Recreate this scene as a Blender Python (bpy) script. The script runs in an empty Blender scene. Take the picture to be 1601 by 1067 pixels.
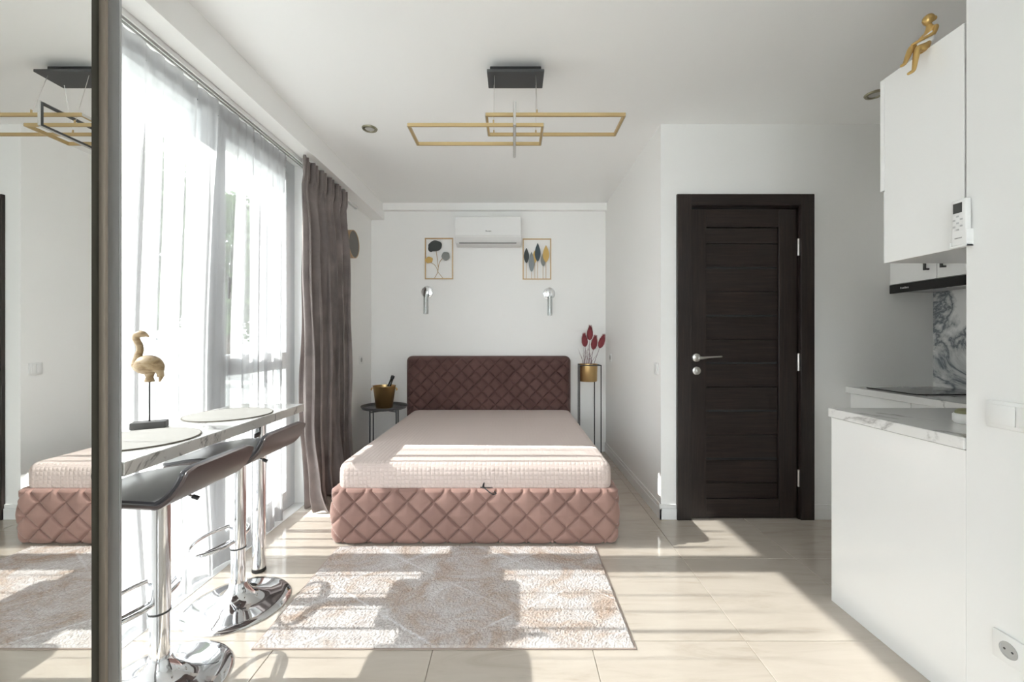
import bpy, bmesh, math, random
from mathutils import Vector, Matrix, noise

# ------------------------------------------------------------------ scene, camera, light
sc = bpy.context.scene
COL = sc.collection
FPX, CX, CY, CAMZ = 647.0, 803.0, 530.0, 1.169       # focal length and vanishing point in photo pixels, camera height

cam_d = bpy.data.cameras.new('camera')
cam_d.sensor_width = 36.0
cam_d.lens = 36.0 * FPX / 1601.0
cam_d.shift_x = -(CX - 800.5) / 1601.0
cam_d.shift_y = (CY - 533.5) / 1601.0
cam_d.clip_start = 0.02
cam = bpy.data.objects.new('camera', cam_d)
cam.location = (0, 0, CAMZ)
cam.rotation_euler = (math.pi / 2, 0, 0)
COL.objects.link(cam)
sc.camera = cam

world = bpy.data.worlds.new('sky')
sc.world = world
world.use_nodes = True
bg = world.node_tree.nodes['Background']
bg.inputs['Color'].default_value = (0.93, 0.965, 1.0, 1)
bg.inputs['Strength'].default_value = 3.1

SUN_TAN = 0.75
sun_d = bpy.data.lights.new('sun', 'SUN')
sun_d.energy = 9.5
sun_d.angle = math.radians(0.53)
sun_d.color = (1.0, 0.965, 0.91)
sun = bpy.data.objects.new('sun', sun_d)
sun.rotation_euler = Vector((1, 0, -SUN_TAN)).to_track_quat('-Z', 'Y').to_euler()
sun.location = (-8, 2, 7)
COL.objects.link(sun)

sc.view_settings.view_transform = 'Standard'
sc.view_settings.look = 'None'
sc.view_settings.gamma = 1.0
sc.view_settings.use_curve_mapping = False
sc.view_settings.exposure = 1.53
sc.cycles.max_bounces = 14
sc.cycles.diffuse_bounces = 8
sc.cycles.glossy_bounces = 6
sc.cycles.transmission_bounces = 8
sc.cycles.transparent_max_bounces = 24
sc.cycles.caustics_reflective = True
sc.cycles.caustics_refractive = False
sc.cycles.sample_clamp_indirect = 4.0
sc.cycles.blur_glossy = 0.3

# ------------------------------------------------------------------ helpers
PI = math.pi
rnd = random.Random(7)

def BM():
    return bmesh.new()

def box(bm, x0, x1, y0, y1, z0, z1, bev=0.0, seg=2, M=None):
    r = bmesh.ops.create_cube(bm, size=1.0)
    vs = r['verts']
    for v in vs:
        v.co = Vector((x0 + (v.co.x + .5) * (x1 - x0), y0 + (v.co.y + .5) * (y1 - y0), z0 + (v.co.z + .5) * (z1 - z0)))
    out = vs
    if bev > 0:
        es = list({e for v in vs for e in v.link_edges})
        rb = bmesh.ops.bevel(bm, geom=es, offset=bev, segments=seg, affect='EDGES', profile=0.5)
        out = list({v for f in rb['faces'] for v in f.verts} | {v for v in vs if v.is_valid})
    if M is not None:
        for v in out:
            v.co = M @ v.co
    return out

def frame_of(d):
    d = d.normalized()
    a = Vector((0, 0, 1)) if abs(d.z) < 0.9 else Vector((1, 0, 0))
    u = d.cross(a).normalized()
    return u, d.cross(u).normalized()

def tube(bm, pts, r, n=8, closed=False, caps=True):
    pts = [Vector(p) for p in pts]
    m = len(pts)
    rs = r if isinstance(r, (list, tuple)) else [r] * m
    rings = []
    u = None
    for i, p in enumerate(pts):
        if closed:
            d = pts[(i + 1) % m] - pts[i - 1]
        else:
            d = pts[min(i + 1, m - 1)] - pts[max(i - 1, 0)]
        d.normalize()
        if u is None:
            u, w = frame_of(d)
        else:
            u = (u - d * u.dot(d)).normalized()
            w = d.cross(u)
        rings.append([bm.verts.new(p + (u * math.cos(2 * PI * k / n) + w * math.sin(2 * PI * k / n)) * rs[i]) for k in range(n)])
    last = m if closed else m - 1
    for i in range(last):
        a, b = rings[i], rings[(i + 1) % m]
        for k in range(n):
            bm.faces.new((a[k], a[(k + 1) % n], b[(k + 1) % n], b[k]))
    if caps and not closed:
        bm.faces.new(rings[0][::-1]); bm.faces.new(rings[-1])

def rod(bm, p0, p1, r, n=16):
    tube(bm, [p0, p1], r, n)

def sqbar(bm, p0, p1, w, h=None):
    """a square bar from p0 to p1"""
    h = h or w
    p0, p1 = Vector(p0), Vector(p1)
    d = (p1 - p0).normalized()
    a = Vector((0, 0, 1)) if abs(d.z) < 0.9 else Vector((1, 0, 0))
    u = d.cross(a).normalized(); v = u.cross(d).normalized()
    c = [(-w / 2, -h / 2), (w / 2, -h / 2), (w / 2, h / 2), (-w / 2, h / 2)]
    A = [bm.verts.new(p0 + u * x + v * y) for x, y in c]
    B = [bm.verts.new(p1 + u * x + v * y) for x, y in c]
    for k in range(4):
        bm.faces.new((A[k], A[(k + 1) % 4], B[(k + 1) % 4], B[k]))
    bm.faces.new(A[::-1]); bm.faces.new(B)

def lathe(bm, prof, n=32, c=(0, 0, 0), M=None):
    """profile [(r, z)] turned about z; ends at r = 0 close"""
    c = Vector(c)
    rings = []
    for r, z in prof:
        if r < 1e-6:
            rings.append([bm.verts.new(Vector((0, 0, z)))])
        else:
            rings.append([bm.verts.new(Vector((r * math.cos(2 * PI * k / n), r * math.sin(2 * PI * k / n), z))) for k in range(n)])
    for a, b in zip(rings, rings[1:]):
        for k in range(n):
            k2 = (k + 1) % n
            if len(a) == 1 and len(b) == 1:
                continue
            if len(a) == 1:
                bm.faces.new((a[0], b[k], b[k2]))
            elif len(b) == 1:
                bm.faces.new((a[k], a[k2], b[0]))
            else:
                bm.faces.new((a[k], a[k2], b[k2], b[k]))
    for ring in rings:
        for v in ring:
            v.co = (M @ v.co if M is not None else v.co) + c

def prism(bm, poly, axis, a0, a1):
    """polygon extruded along an axis ('x','y','z'); poly holds the other two coordinates in xyz order"""
    def P(p, t):
        return Vector((t, p[0], p[1])) if axis == 'x' else Vector((p[0], t, p[1])) if axis == 'y' else Vector((p[0], p[1], t))
    A = [bm.verts.new(P(p, a0)) for p in poly]
    B = [bm.verts.new(P(p, a1)) for p in poly]
    n = len(poly)
    for k in range(n):
        bm.faces.new((A[k], A[(k + 1) % n], B[(k + 1) % n], B[k]))
    bm.faces.new(A[::-1]); bm.faces.new(B)

def grid(bm, nu, nv, fn):
    vs = [[bm.verts.new(fn(i / nu, j / nv)) for j in range(nv + 1)] for i in range(nu + 1)]
    for i in range(nu):
        for j in range(nv):
            bm.faces.new((vs[i][j], vs[i + 1][j], vs[i + 1][j + 1], vs[i][j + 1]))
    return vs

def obj(name, bm, mat, parent=None, smooth=None, recalc=True):
    """links the bmesh (world coordinates when the parent is an unrotated Empty) as one mesh object"""
    if recalc:
        bmesh.ops.recalc_face_normals(bm, faces=bm.faces)
    off = Vector((0, 0, 0))
    p = parent
    while p is not None:
        off += p.location
        p = p.parent
    if off.length > 0:
        for v in bm.verts:
            v.co -= off
    me = bpy.data.meshes.new(name)
    bm.to_mesh(me); bm.free()
    me.materials.append(mat)
    if smooth is not None:
        me.shade_smooth()
        me.set_sharp_from_angle(angle=math.radians(smooth))
    o = bpy.data.objects.new(name, me)
    COL.objects.link(o)
    o.parent = parent
    return o

def tag(o, label, cat, group=None):
    o['label'] = label; o['category'] = cat
    if group:
        o['group'] = group
    return o

def thing(name, label, cat, loc=(0, 0, 0), group=None):
    o = bpy.data.objects.new(name, None)
    o.empty_display_size = 0.1
    COL.objects.link(o)
    o.location = loc
    return tag(o, label, cat, group)

def struct(o):
    o['kind'] = 'structure'
    return o

def struct_empty(name, loc=(0, 0, 0)):
    o = bpy.data.objects.new(name, None)
    o.empty_display_size = 0.1
    COL.objects.link(o); o.location = loc
    return struct(o)

def dup(root, loc, label=None):
    r = root.copy(); COL.objects.link(r); r.location = loc
    if label:
        r['label'] = label
    for ch in list(root.children):
        c = ch.copy(); COL.objects.link(c); c.parent = r
        for g in list(ch.children):
            d = g.copy(); COL.objects.link(d); d.parent = c
    return r

def at(px, py, D):
    """the point that photo pixel (px, py) shows at distance D in front of the camera"""
    return Vector(((px - CX) * D / FPX, D, CAMZ - (py - CY) * D / FPX))

# ------------------------------------------------------------------ materials
def mat(name, col=(0.8, 0.8, 0.8), rough=0.5, metal=0.0, **kw):
    m = bpy.data.materials.new(name)
    m.use_nodes = True
    b = m.node_tree.nodes['Principled BSDF']
    b.inputs['Base Color'].default_value = (*col, 1)
    b.inputs['Roughness'].default_value = rough
    b.inputs['Metallic'].default_value = metal
    for k, v in kw.items():
        s = b.inputs[k.replace('_', ' ')]
        s.default_value = (*v, 1) if isinstance(v, tuple) else v
    return m

def N(m, t, **kw):
    n = m.node_tree.nodes.new(t)
    for k, v in kw.items():
        setattr(n, k, v)
    return n

def L(m, a, b):
    m.node_tree.links.new(a, b)

def bsdf(m):
    return m.node_tree.nodes['Principled BSDF']

def noise_col(m, cols, scale=5.0, detail=4.0, stretch=(1, 1, 1), dist=0.0, coord='Object', per_object=False, pos=None, rough=0.55):
    """base colour from a noise through a ramp"""
    tc = N(m, 'ShaderNodeTexCoord')
    mp = N(m, 'ShaderNodeMapping')
    mp.inputs['Scale'].default_value = stretch
    L(m, tc.outputs[coord], mp.inputs['Vector'])
    vec = mp.outputs['Vector']
    if per_object:
        oi = N(m, 'ShaderNodeObjectInfo')
        mul = N(m, 'ShaderNodeVectorMath', operation='SCALE')
        mul.inputs[0].default_value = (37.0, 19.0, 53.0)
        L(m, oi.outputs['Random'], mul.inputs['Scale'])
        add = N(m, 'ShaderNodeVectorMath', operation='ADD')
        L(m, vec, add.inputs[0]); L(m, mul.outputs[0], add.inputs[1])
        vec = add.outputs[0]
    nz = N(m, 'ShaderNodeTexNoise')
    nz.inputs['Scale'].default_value = scale
    nz.inputs['Detail'].default_value = detail
    nz.inputs['Roughness'].default_value = rough
    nz.inputs['Distortion'].default_value = dist
    L(m, vec, nz.inputs['Vector'])
    cr = N(m, 'ShaderNodeValToRGB')
    els = cr.color_ramp.elements
    k = len(cols)
    pos = pos or [0.3 + 0.4 * i / (k - 1) for i in range(k)]
    while len(els) < k:
        els.new(0.5)
    for e, c, p in zip(els, cols, pos):
        e.position = p; e.color = (*c, 1)
    L(m, nz.outputs['Fac'], cr.inputs['Fac'])
    L(m, cr.outputs['Color'], bsdf(m).inputs['Base Color'])
    return vec, nz, cr

def bump(m, height, strength=0.2, dist=0.01):
    b = N(m, 'ShaderNodeBump')
    b.inputs['Strength'].default_value = strength
    b.inputs['Distance'].default_value = dist
    L(m, height, b.inputs['Height'])
    L(m, b.outputs['Normal'], bsdf(m).inputs['Normal'])
    return b

def noise_bump(m, scale, strength, dist=0.002, stretch=(1, 1, 1), detail=3):
    tc = N(m, 'ShaderNodeTexCoord'); mp = N(m, 'ShaderNodeMapping')
    mp.inputs['Scale'].default_value = stretch
    nz = N(m, 'ShaderNodeTexNoise')
    nz.inputs['Scale'].default_value = scale; nz.inputs['Detail'].default_value = detail
    L(m, tc.outputs['Object'], mp.inputs['Vector']); L(m, mp.outputs['Vector'], nz.inputs['Vector'])
    bump(m, nz.outputs['Fac'], strength, dist)

MAT = {}
MAT['wall'] = mat('wall_paint', (0.88, 0.875, 0.86), 0.62)
noise_bump(MAT['wall'], 90, 0.06, 0.002)
MAT['ceiling'] = mat('ceiling_paint', (0.90, 0.90, 0.89), 0.45)
MAT['gloss_wall'] = mat('gloss_wall_paint', (0.82, 0.82, 0.81), 0.22)
noise_bump(MAT['gloss_wall'], 6, 0.03, 0.01)
MAT['gloss_white'] = mat('gloss_white_lacquer', (0.84, 0.84, 0.83), 0.12, Coat_Weight=0.5, Coat_Roughness=0.05)
noise_bump(MAT['gloss_white'], 3.5, 0.025, 0.01)
MAT['white_satin'] = mat('white_satin', (0.82, 0.82, 0.81), 0.35)
MAT['white_plastic'] = mat('white_plastic', (0.80, 0.80, 0.79), 0.3)
MAT['grey_plastic'] = mat('grey_plastic', (0.42, 0.42, 0.41), 0.4)
MAT['window_pvc'] = mat('window_pvc', (0.72, 0.74, 0.76), 0.35)
MAT['black'] = mat('black_metal', (0.018, 0.018, 0.019), 0.45)
MAT['charcoal'] = mat('charcoal_metal', (0.055, 0.056, 0.058), 0.5)
MAT['grey_metal'] = mat('grey_tray_metal', (0.085, 0.085, 0.09), 0.42)
MAT['black_gloss'] = mat('black_glass', (0.012, 0.012, 0.013), 0.06)
MAT['dark_screen'] = mat('dark_screen', (0.06, 0.063, 0.06), 0.25)
MAT['mark'] = mat('printed_mark', (0.25, 0.25, 0.25), 0.6)
MAT['mark_light'] = mat('printed_mark_light', (0.5, 0.5, 0.5), 0.6)
MAT['chrome'] = mat('chrome', (0.80, 0.81, 0.83), 0.05, 1.0)
MAT['nickel'] = mat('satin_nickel', (0.72, 0.70, 0.67), 0.28, 1.0)
MAT['mirror'] = mat('mirror_glass', (0.90, 0.905, 0.885), 0.0, 1.0)
MAT['gold'] = mat('brushed_gold', (0.62, 0.43, 0.20), 0.32, 1.0)
MAT['gold_lamp'] = mat('satin_gold', (0.56, 0.42, 0.22), 0.45, 0.75)
MAT['bronze'] = mat('bronze_profile', (0.22, 0.18, 0.14), 0.5, 0.3)
MAT['groove'] = mat('dark_groove', (0.05, 0.048, 0.036), 0.6)
MAT['alu'] = mat('brushed_aluminium', (0.24, 0.235, 0.23), 0.5, 0.4)
MAT['alu_light'] = mat('light_aluminium', (0.45, 0.45, 0.45), 0.4, 0.4)
MAT['grout'] = mat('grout', (0.36, 0.32, 0.27), 0.85)
MAT['diffuser'] = mat('lamp_diffuser', (0.50, 0.49, 0.47), 0.4)
MAT['shoe'] = mat('black_rubber', (0.02, 0.02, 0.02), 0.7)

# polished travertine-look tile, another cut for each tile
m = MAT['tile'] = mat('polished_tile', (0.6, 0.5, 0.4), 0.10, Coat_Weight=0.25, Coat_Roughness=0.04)
noise_col(m, [(0.44, 0.375, 0.31), (0.525, 0.465, 0.40), (0.57, 0.51, 0.445)], 3.0, 8, (0.55, 3.2, 1), 1.4, 'Object', True, [0.25, 0.45, 0.7], 0.62)

# wenge door: fine vertical or horizontal grain
def wood(name, stretch):
    m = mat(name, (0.02, 0.014, 0.012), 0.38)
    vec, nz, cr = noise_col(m, [(0.010, 0.0065, 0.0058), (0.019, 0.0125, 0.0108), (0.034, 0.021, 0.018)], 9.0, 6, stretch, 0.3, 'Object', True, [0.3, 0.5, 0.72])
    bump(m, nz.outputs['Fac'], 0.12, 0.002)
    return m
MAT['wenge_v'] = wood('wenge_vertical', (9, 9, 0.5))
MAT['wenge_h'] = wood('wenge_horizontal', (0.5, 9, 9))
MAT['strip'] = mat('door_glass_strip', (0.035, 0.038, 0.04), 0.12)

# velvet upholstery
def velvet(name, col, col2, sheen, scale=3.0, stint=(1, .9, .88)):
    m = mat(name, col, 0.85, Sheen_Weight=sheen, Sheen_Roughness=0.4, Sheen_Tint=stint)
    m.node_tree.nodes['Principled BSDF'].inputs['Specular IOR Level'].default_value = 0.25
    noise_col(m, [col, col2], scale, 5, (1, 1, 1), 0.4, 'Object', False, [0.32, 0.68])
    noise_bump(m, 240, 0.12, 0.001)
    return m
MAT['velvet_bed'] = velvet('mauve_velvet', (0.275, 0.165, 0.140), (0.365, 0.225, 0.192), 0.38)
MAT['velvet_head'] = velvet('shaded_mauve_velvet', (0.108, 0.058, 0.053), (0.150, 0.082, 0.074), 0.25)  # same upholstery as the base, its shade put into a darker colour
MAT['drape'] = velvet('taupe_velvet', (0.155, 0.133, 0.128), (0.25, 0.215, 0.205), 0.6, 5.0)

# waffle-weave bedspread
m = MAT['spread'] = mat('waffle_cotton', (0.66, 0.55, 0.51), 0.85, Sheen_Weight=0.15)
tc = N(m, 'ShaderNodeTexCoord'); sp = N(m, 'ShaderNodeSeparateXYZ')
L(m, tc.outputs['Object'], sp.inputs[0])
hs = []
for ax, pitch in (('X', 0.0245), ('Y', 0.0245), ('Z', 0.0245)):
    a = N(m, 'ShaderNodeMath', operation='MULTIPLY'); a.inputs[1].default_value = PI / pitch
    s = N(m, 'ShaderNodeMath', operation='SINE'); b = N(m, 'ShaderNodeMath', operation='ABSOLUTE')
    p = N(m, 'ShaderNodeMath', operation='POWER'); p.inputs[1].default_value = 0.45
    off = N(m, 'ShaderNodeMath', operation='ADD'); off.inputs[1].default_value = 0.009
    L(m, sp.outputs[ax], off.inputs[0]); L(m, off.outputs[0], a.inputs[0]); L(m, a.outputs[0], s.inputs[0])
    L(m, s.outputs[0], b.inputs[0]); L(m, b.outputs[0], p.inputs[0]); hs.append(p.outputs[0])
mn = N(m, 'ShaderNodeMath', operation='MULTIPLY'); L(m, hs[0], mn.inputs[0]); L(m, hs[1], mn.inputs[1])
mn2 = N(m, 'ShaderNodeMath', operation='MULTIPLY'); L(m, mn.outputs[0], mn2.inputs[0]); L(m, hs[2], mn2.inputs[1])
bump(m, mn2.outputs[0], 0.6, 0.005)

# white marble with grey-blue veins
def marble(name, scale, base, vein, width, rough, tilt=0.7):
    m = mat(name, base, rough, Coat_Weight=0.3, Coat_Roughness=0.05)
    tc = N(m, 'ShaderNodeTexCoord'); mp = N(m, 'ShaderNodeMapping')
    mp.inputs['Rotation'].default_value = (tilt, 0.35, 0.6); mp.inputs['Scale'].default_value = (scale, scale, scale)
    L(m, tc.outputs['Object'], mp.inputs['Vector'])
    nz = N(m, 'ShaderNodeTexNoise'); nz.inputs['Scale'].default_value = 1.3; nz.inputs['Detail'].default_value = 7
    nz.inputs['Roughness'].default_value = 0.6; nz.inputs['Distortion'].default_value = 0.7
    L(m, mp.outputs['Vector'], nz.inputs['Vector'])
    d = N(m, 'ShaderNodeMath', operation='SUBTRACT'); d.inputs[1].default_value = 0.5
    a = N(m, 'ShaderNodeMath', operation='ABSOLUTE')
    L(m, nz.outputs['Fac'], d.inputs[0]); L(m, d.outputs[0], a.inputs[0])
    cr = N(m, 'ShaderNodeValToRGB'); els = cr.color_ramp.elements
    els[0].position = 0.0; els[0].color = (*vein, 1)
    els[1].position = width; els[1].color = (*base, 1)
    e = els.new(width * 0.35); e.color = (*[0.45 * v + 0.55 * b for v, b in zip(vein, base)], 1)
    L(m, a.outputs[0], cr.inputs['Fac']); L(m, cr.outputs['Color'], bsdf(m).inputs['Base Color'])
    return m
MAT['marble_splash'] = marble('marble_splashback', 1.5, (0.76, 0.76, 0.75), (0.14, 0.16, 0.18), 0.06, 0.15)
MAT['marble_top'] = marble('marble_worktop', 1.3, (0.76, 0.755, 0.74), (0.42, 0.41, 0.40), 0.018, 0.14, 0.2)
MAT['marble_edge'] = marble('marble_edge', 3.0, (0.58, 0.545, 0.51), (0.2, 0.18, 0.165), 0.03, 0.3)

# distressed rug: mottled pile with a lattice of pale lines
m = MAT['rug'] = mat('rug_pile', (0.5, 0.45, 0.4), 0.95)
m.node_tree.nodes['Principled BSDF'].inputs['Specular IOR Level'].default_value = 0.1
vec, nz, cr = noise_col(m, [(0.43, 0.325, 0.26), (0.50, 0.425, 0.38), (0.55, 0.505, 0.49), (0.64, 0.61, 0.60)], 4.6, 9, (1, 1.2, 1), 0.9, 'Object', False, [0.34, 0.44, 0.52, 0.63], 0.7)
fine = N(m, 'ShaderNodeTexNoise'); fine.inputs['Scale'].default_value = 130; fine.inputs['Detail'].default_value = 2
tc = N(m, 'ShaderNodeTexCoord'); L(m, tc.outputs['Object'], fine.inputs['Vector'])
spx = N(m, 'ShaderNodeSeparateXYZ')
wob = N(m, 'ShaderNodeTexNoise'); wob.inputs['Scale'].default_value = 30
L(m, tc.outputs['Object'], wob.inputs['Vector'])
wm = N(m, 'ShaderNodeVectorMath', operation='SCALE'); wm.inputs['Scale'].default_value = 0.016
L(m, wob.outputs['Color'], wm.inputs[0])
wa = N(m, 'ShaderNodeVectorMath', operation='ADD'); L(m, tc.outputs['Object'], wa.inputs[0]); L(m, wm.outputs[0], wa.inputs[1])
L(m, wa.outputs[0], spx.inputs[0])
lines = []
for s in (1, -1):
    a = N(m, 'ShaderNodeMath', operation='MULTIPLY'); a.inputs[1].default_value = 1 / 0.574
    b = N(m, 'ShaderNodeMath', operation='MULTIPLY'); b.inputs[1].default_value = s / 0.41
    L(m, spx.outputs['X'], a.inputs[0]); L(m, spx.outputs['Y'], b.inputs[0])
    c = N(m, 'ShaderNodeMath', operation='ADD'); L(m, a.outputs[0], c.inputs[0]); L(m, b.outputs[0], c.inputs[1])
    o_ = N(m, 'ShaderNodeMath', operation='ADD'); o_.inputs[1].default_value = 20.5; L(m, c.outputs[0], o_.inputs[0])
    fr = N(m, 'ShaderNodeMath', operation='FRACT'); L(m, o_.outputs[0], fr.inputs[0])
    sb = N(m, 'ShaderNodeMath', operation='SUBTRACT'); sb.inputs[1].default_value = 0.5; L(m, fr.outputs[0], sb.inputs[0])
    ab = N(m, 'ShaderNodeMath', operation='ABSOLUTE'); L(m, sb.outputs[0], ab.inputs[0])
    lines.append(ab.outputs[0])
mi = N(m, 'ShaderNodeMath', operation='MINIMUM'); L(m, lines[0], mi.inputs[0]); L(m, lines[1], mi.inputs[1])
lr = N(m, 'ShaderNodeValToRGB'); lr.color_ramp.elements[0].position = 0.008; lr.color_ramp.elements[0].color = (0.85, 0.85, 0.85, 1)
lr.color_ramp.elements[1].position = 0.024; lr.color_ramp.elements[1].color = (0, 0, 0, 1)
L(m, mi.outputs[0], lr.inputs['Fac'])
mx = N(m, 'ShaderNodeMix', data_type='RGBA'); mx.inputs[7].default_value = (0.72, 0.70, 0.71, 1)
wear = N(m, 'ShaderNodeTexNoise'); wear.inputs['Scale'].default_value = 5.0; wear.inputs['Detail'].default_value = 3
L(m, tc.outputs['Object'], wear.inputs['Vector'])
wr2 = N(m, 'ShaderNodeMapRange'); wr2.inputs[1].default_value = 0.36; wr2.inputs[2].default_value = 0.6
L(m, wear.outputs['Fac'], wr2.inputs[0])
wml = N(m, 'ShaderNodeMath', operation='MULTIPLY'); L(m, lr.outputs['Color'], wml.inputs[0]); L(m, wr2.outputs[0], wml.inputs[1])
L(m, wml.outputs[0], mx.inputs[0]); L(m, cr.outputs['Color'], mx.inputs[6])
mx2 = N(m, 'ShaderNodeMix', data_type='RGBA', blend_type='OVERLAY'); mx2.inputs[0].default_value = 0.35
L(m, mx.outputs[2], mx2.inputs[6]); L(m, fine.outputs['Fac'], mx2.inputs[7])
L(m, mx2.outputs[2], bsdf(m).inputs['Base Color'])
bump(m, fine.outputs['Fac'], 0.7, 0.006)
MAT['rug_edge'] = mat('rug_binding', (0.36, 0.29, 0.25), 0.9)

# sheer voile: part of the light passes straight, part is scattered
m = MAT['sheer'] = bpy.data.materials.new('sheer_voile'); m.use_nodes = True
nt = m.node_tree; nt.nodes.remove(nt.nodes['Principled BSDF'])
out = nt.nodes['Material Output']
tr = N(m, 'ShaderNodeBsdfTransparent'); tr.inputs['Color'].default_value = (0.88, 0.88, 0.89, 1)
tl = N(m, 'ShaderNodeBsdfTranslucent'); tl.inputs['Color'].default_value = (0.40, 0.40, 0.405, 1)
df = N(m, 'ShaderNodeBsdfDiffuse'); df.inputs['Color'].default_value = (0.68, 0.68, 0.685, 1)
m1 = N(m, 'ShaderNodeMixShader'); m1.inputs[0].default_value = 0.5
m2 = N(m, 'ShaderNodeMixShader'); m2.inputs[0].default_value = 0.70
L(m, tl.outputs[0], m1.inputs[1]); L(m, df.outputs[0], m1.inputs[2])
L(m, tr.outputs[0], m2.inputs[1]); L(m, m1.outputs[0], m2.inputs[2])
L(m, m2.outputs[0], out.inputs['Surface'])

def clear(name, tint, gloss):
    m = bpy.data.materials.new(name); m.use_nodes = True
    nt = m.node_tree; nt.nodes.remove(nt.nodes['Principled BSDF'])
    out = nt.nodes['Material Output']
    tr = N(m, 'ShaderNodeBsdfTransparent'); tr.inputs['Color'].default_value = (*tint, 1)
    gl = N(m, 'ShaderNodeBsdfGlossy'); gl.inputs['Roughness'].default_value = 0.02
    mx = N(m, 'ShaderNodeMixShader'); mx.inputs[0].default_value = gloss
    L(m, tr.outputs[0], mx.inputs[1]); L(m, gl.outputs[0], mx.inputs[2]); L(m, mx.outputs[0], out.inputs['Surface'])
    return m
MAT['glass'] = clear('window_glass', (0.93, 0.95, 0.95), 0.05)
MAT['acrylic'] = clear('clear_acrylic', (0.90, 0.91, 0.91), 0.06)

MAT['seat_pad'] = mat('dark_leatherette', (0.035, 0.033, 0.038), 0.30)
MAT['seat_shell'] = mat('brown_seat_shell', (0.085, 0.062, 0.058), 0.33)
MAT['placemat'] = mat('woven_placemat', (0.36, 0.35, 0.33), 0.8)
noise_bump(MAT['placemat'], 40, 0.3, 0.002, (8, 0.6, 1))
MAT['placemat_edge'] = mat('placemat_edge', (0.16, 0.145, 0.12), 0.8)
m = MAT['carved'] = mat('carved_wood', (0.45, 0.3, 0.15), 0.5)
noise_col(m, [(0.17, 0.10, 0.042), (0.30, 0.21, 0.11), (0.40, 0.31, 0.20)], 26, 4, (1, 1, 2.2), 0.6, 'Object', False, [0.3, 0.5, 0.72])
MAT['slate'] = mat('slate_block', (0.075, 0.072, 0.072), 0.6)
MAT['statue_gold'] = mat('antique_gold', (0.60, 0.40, 0.15), 0.36, 0.75)
MAT['statue_white'] = mat('statue_white', (0.70, 0.69, 0.68), 0.45)
MAT['plume'] = mat('dried_plume', (0.24, 0.045, 0.055), 0.9)
MAT['stem'] = mat('dried_stem', (0.28, 0.20, 0.22), 0.8)
MAT['oak'] = mat('oak_rim', (0.45, 0.30, 0.17), 0.5)
MAT['felt'] = mat('grey_felt', (0.17, 0.165, 0.155), 0.8)
MAT['leaf_dark'] = mat('leaf_charcoal', (0.045, 0.052, 0.05), 0.5)
MAT['leaf_grey'] = mat('leaf_grey', (0.22, 0.23, 0.22), 0.5)
MAT['leaf_teal'] = mat('leaf_teal', (0.035, 0.062, 0.075), 0.5)
MAT['leaf_blue'] = mat('leaf_bluegrey', (0.22, 0.25, 0.26), 0.5)
MAT['leaf_gold'] = mat('leaf_gold', (0.58, 0.38, 0.12), 0.4, 0.3)
MAT['art_gold'] = mat('art_gold_wire', (0.52, 0.36, 0.20), 0.4, 0.5)
MAT['bottle'] = mat('dark_bottle_glass', (0.012, 0.014, 0.012), 0.12)
MAT['paving'] = mat('outdoor_paving', (0.50, 0.49, 0.47), 0.85)
noise_col(MAT['paving'], [(0.26, 0.26, 0.24), (0.36, 0.36, 0.34)], 2.0)
MAT['leaf'] = mat('tree_leaf', (0.16, 0.22, 0.11), 0.7)
MAT['bark'] = mat('tree_bark', (0.16, 0.13, 0.10), 0.9)
MAT['olive_lid'] = mat('olive_lid', (0.22, 0.22, 0.12), 0.4)

# ------------------------------------------------------------------ the room
H = 2.562                 # ceiling
XL = -1.475               # window wall
XA = 0.955                # side wall of the bed niche
YD = 2.682                # wall with the door
YB = 4.29                 # wall behind the bed
XK = 1.419                # kitchen half wall, peninsula end and cupboard side
YK = 1.297                # end of the kitchen wall
XS = 2.731                # marble wall of the kitchen
YR = -2.0                 # wall behind the camera
XO = -1.88                # outer face of the window wall
W0, W1 = 1.02, 2.95       # window opening along the wall
WZ = 2.40                 # top of the opening

# floor: slab of grout colour with one object for each tile
bm = BM(); box(bm, XO, 2.95, YR - 0.1, YB + 0.1, -0.16, -0.0035)
floor = struct(obj('floor', bm, MAT['grout']))
T = 0.6
bm = BM(); box(bm, -0.2988, 0.2988, -0.2988, 0.2988, -0.009, 0.0, 0.0012, 1)
tile0 = obj('tile', bm, MAT['tile'])
tile_me = tile0.data
bpy.data.objects.remove(tile0)
gx, gy = 0.297, 1.600
for i in range(-3, 5):
    for j in range(-3, 5):
        xa, xb, ya, yb = gx + T * i, gx + T * (i + 1), gy + T * j, gy + T * (j + 1)
        if xa > XS + 0.05 or yb < -0.3 or ya > YB:
            continue
        if xa > XA + 0.1 and ya > YD + 0.05:
            continue
        cut = xa < XL - 0.01 or yb > YB + 0.0
        if cut:
            b2 = BM(); box(b2, max(xa, XL) + .0012, xb - .0012, ya + .0012, min(yb, YB) - .0012, -0.009, 0.0, 0.0012, 1)
            cx, cy = (xa + xb) / 2, (ya + yb) / 2
            for v in b2.verts:
                v.co -= Vector((cx, cy, 0))
            t = obj('tile', b2, MAT['tile'], None)
            t.location = (cx, cy, 0); t.parent = floor
        else:
            t = bpy.data.objects.new('tile', tile_me); COL.objects.link(t)
            t.location = ((xa + xb) / 2, (ya + yb) / 2, 0); t.parent = floor

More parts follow.
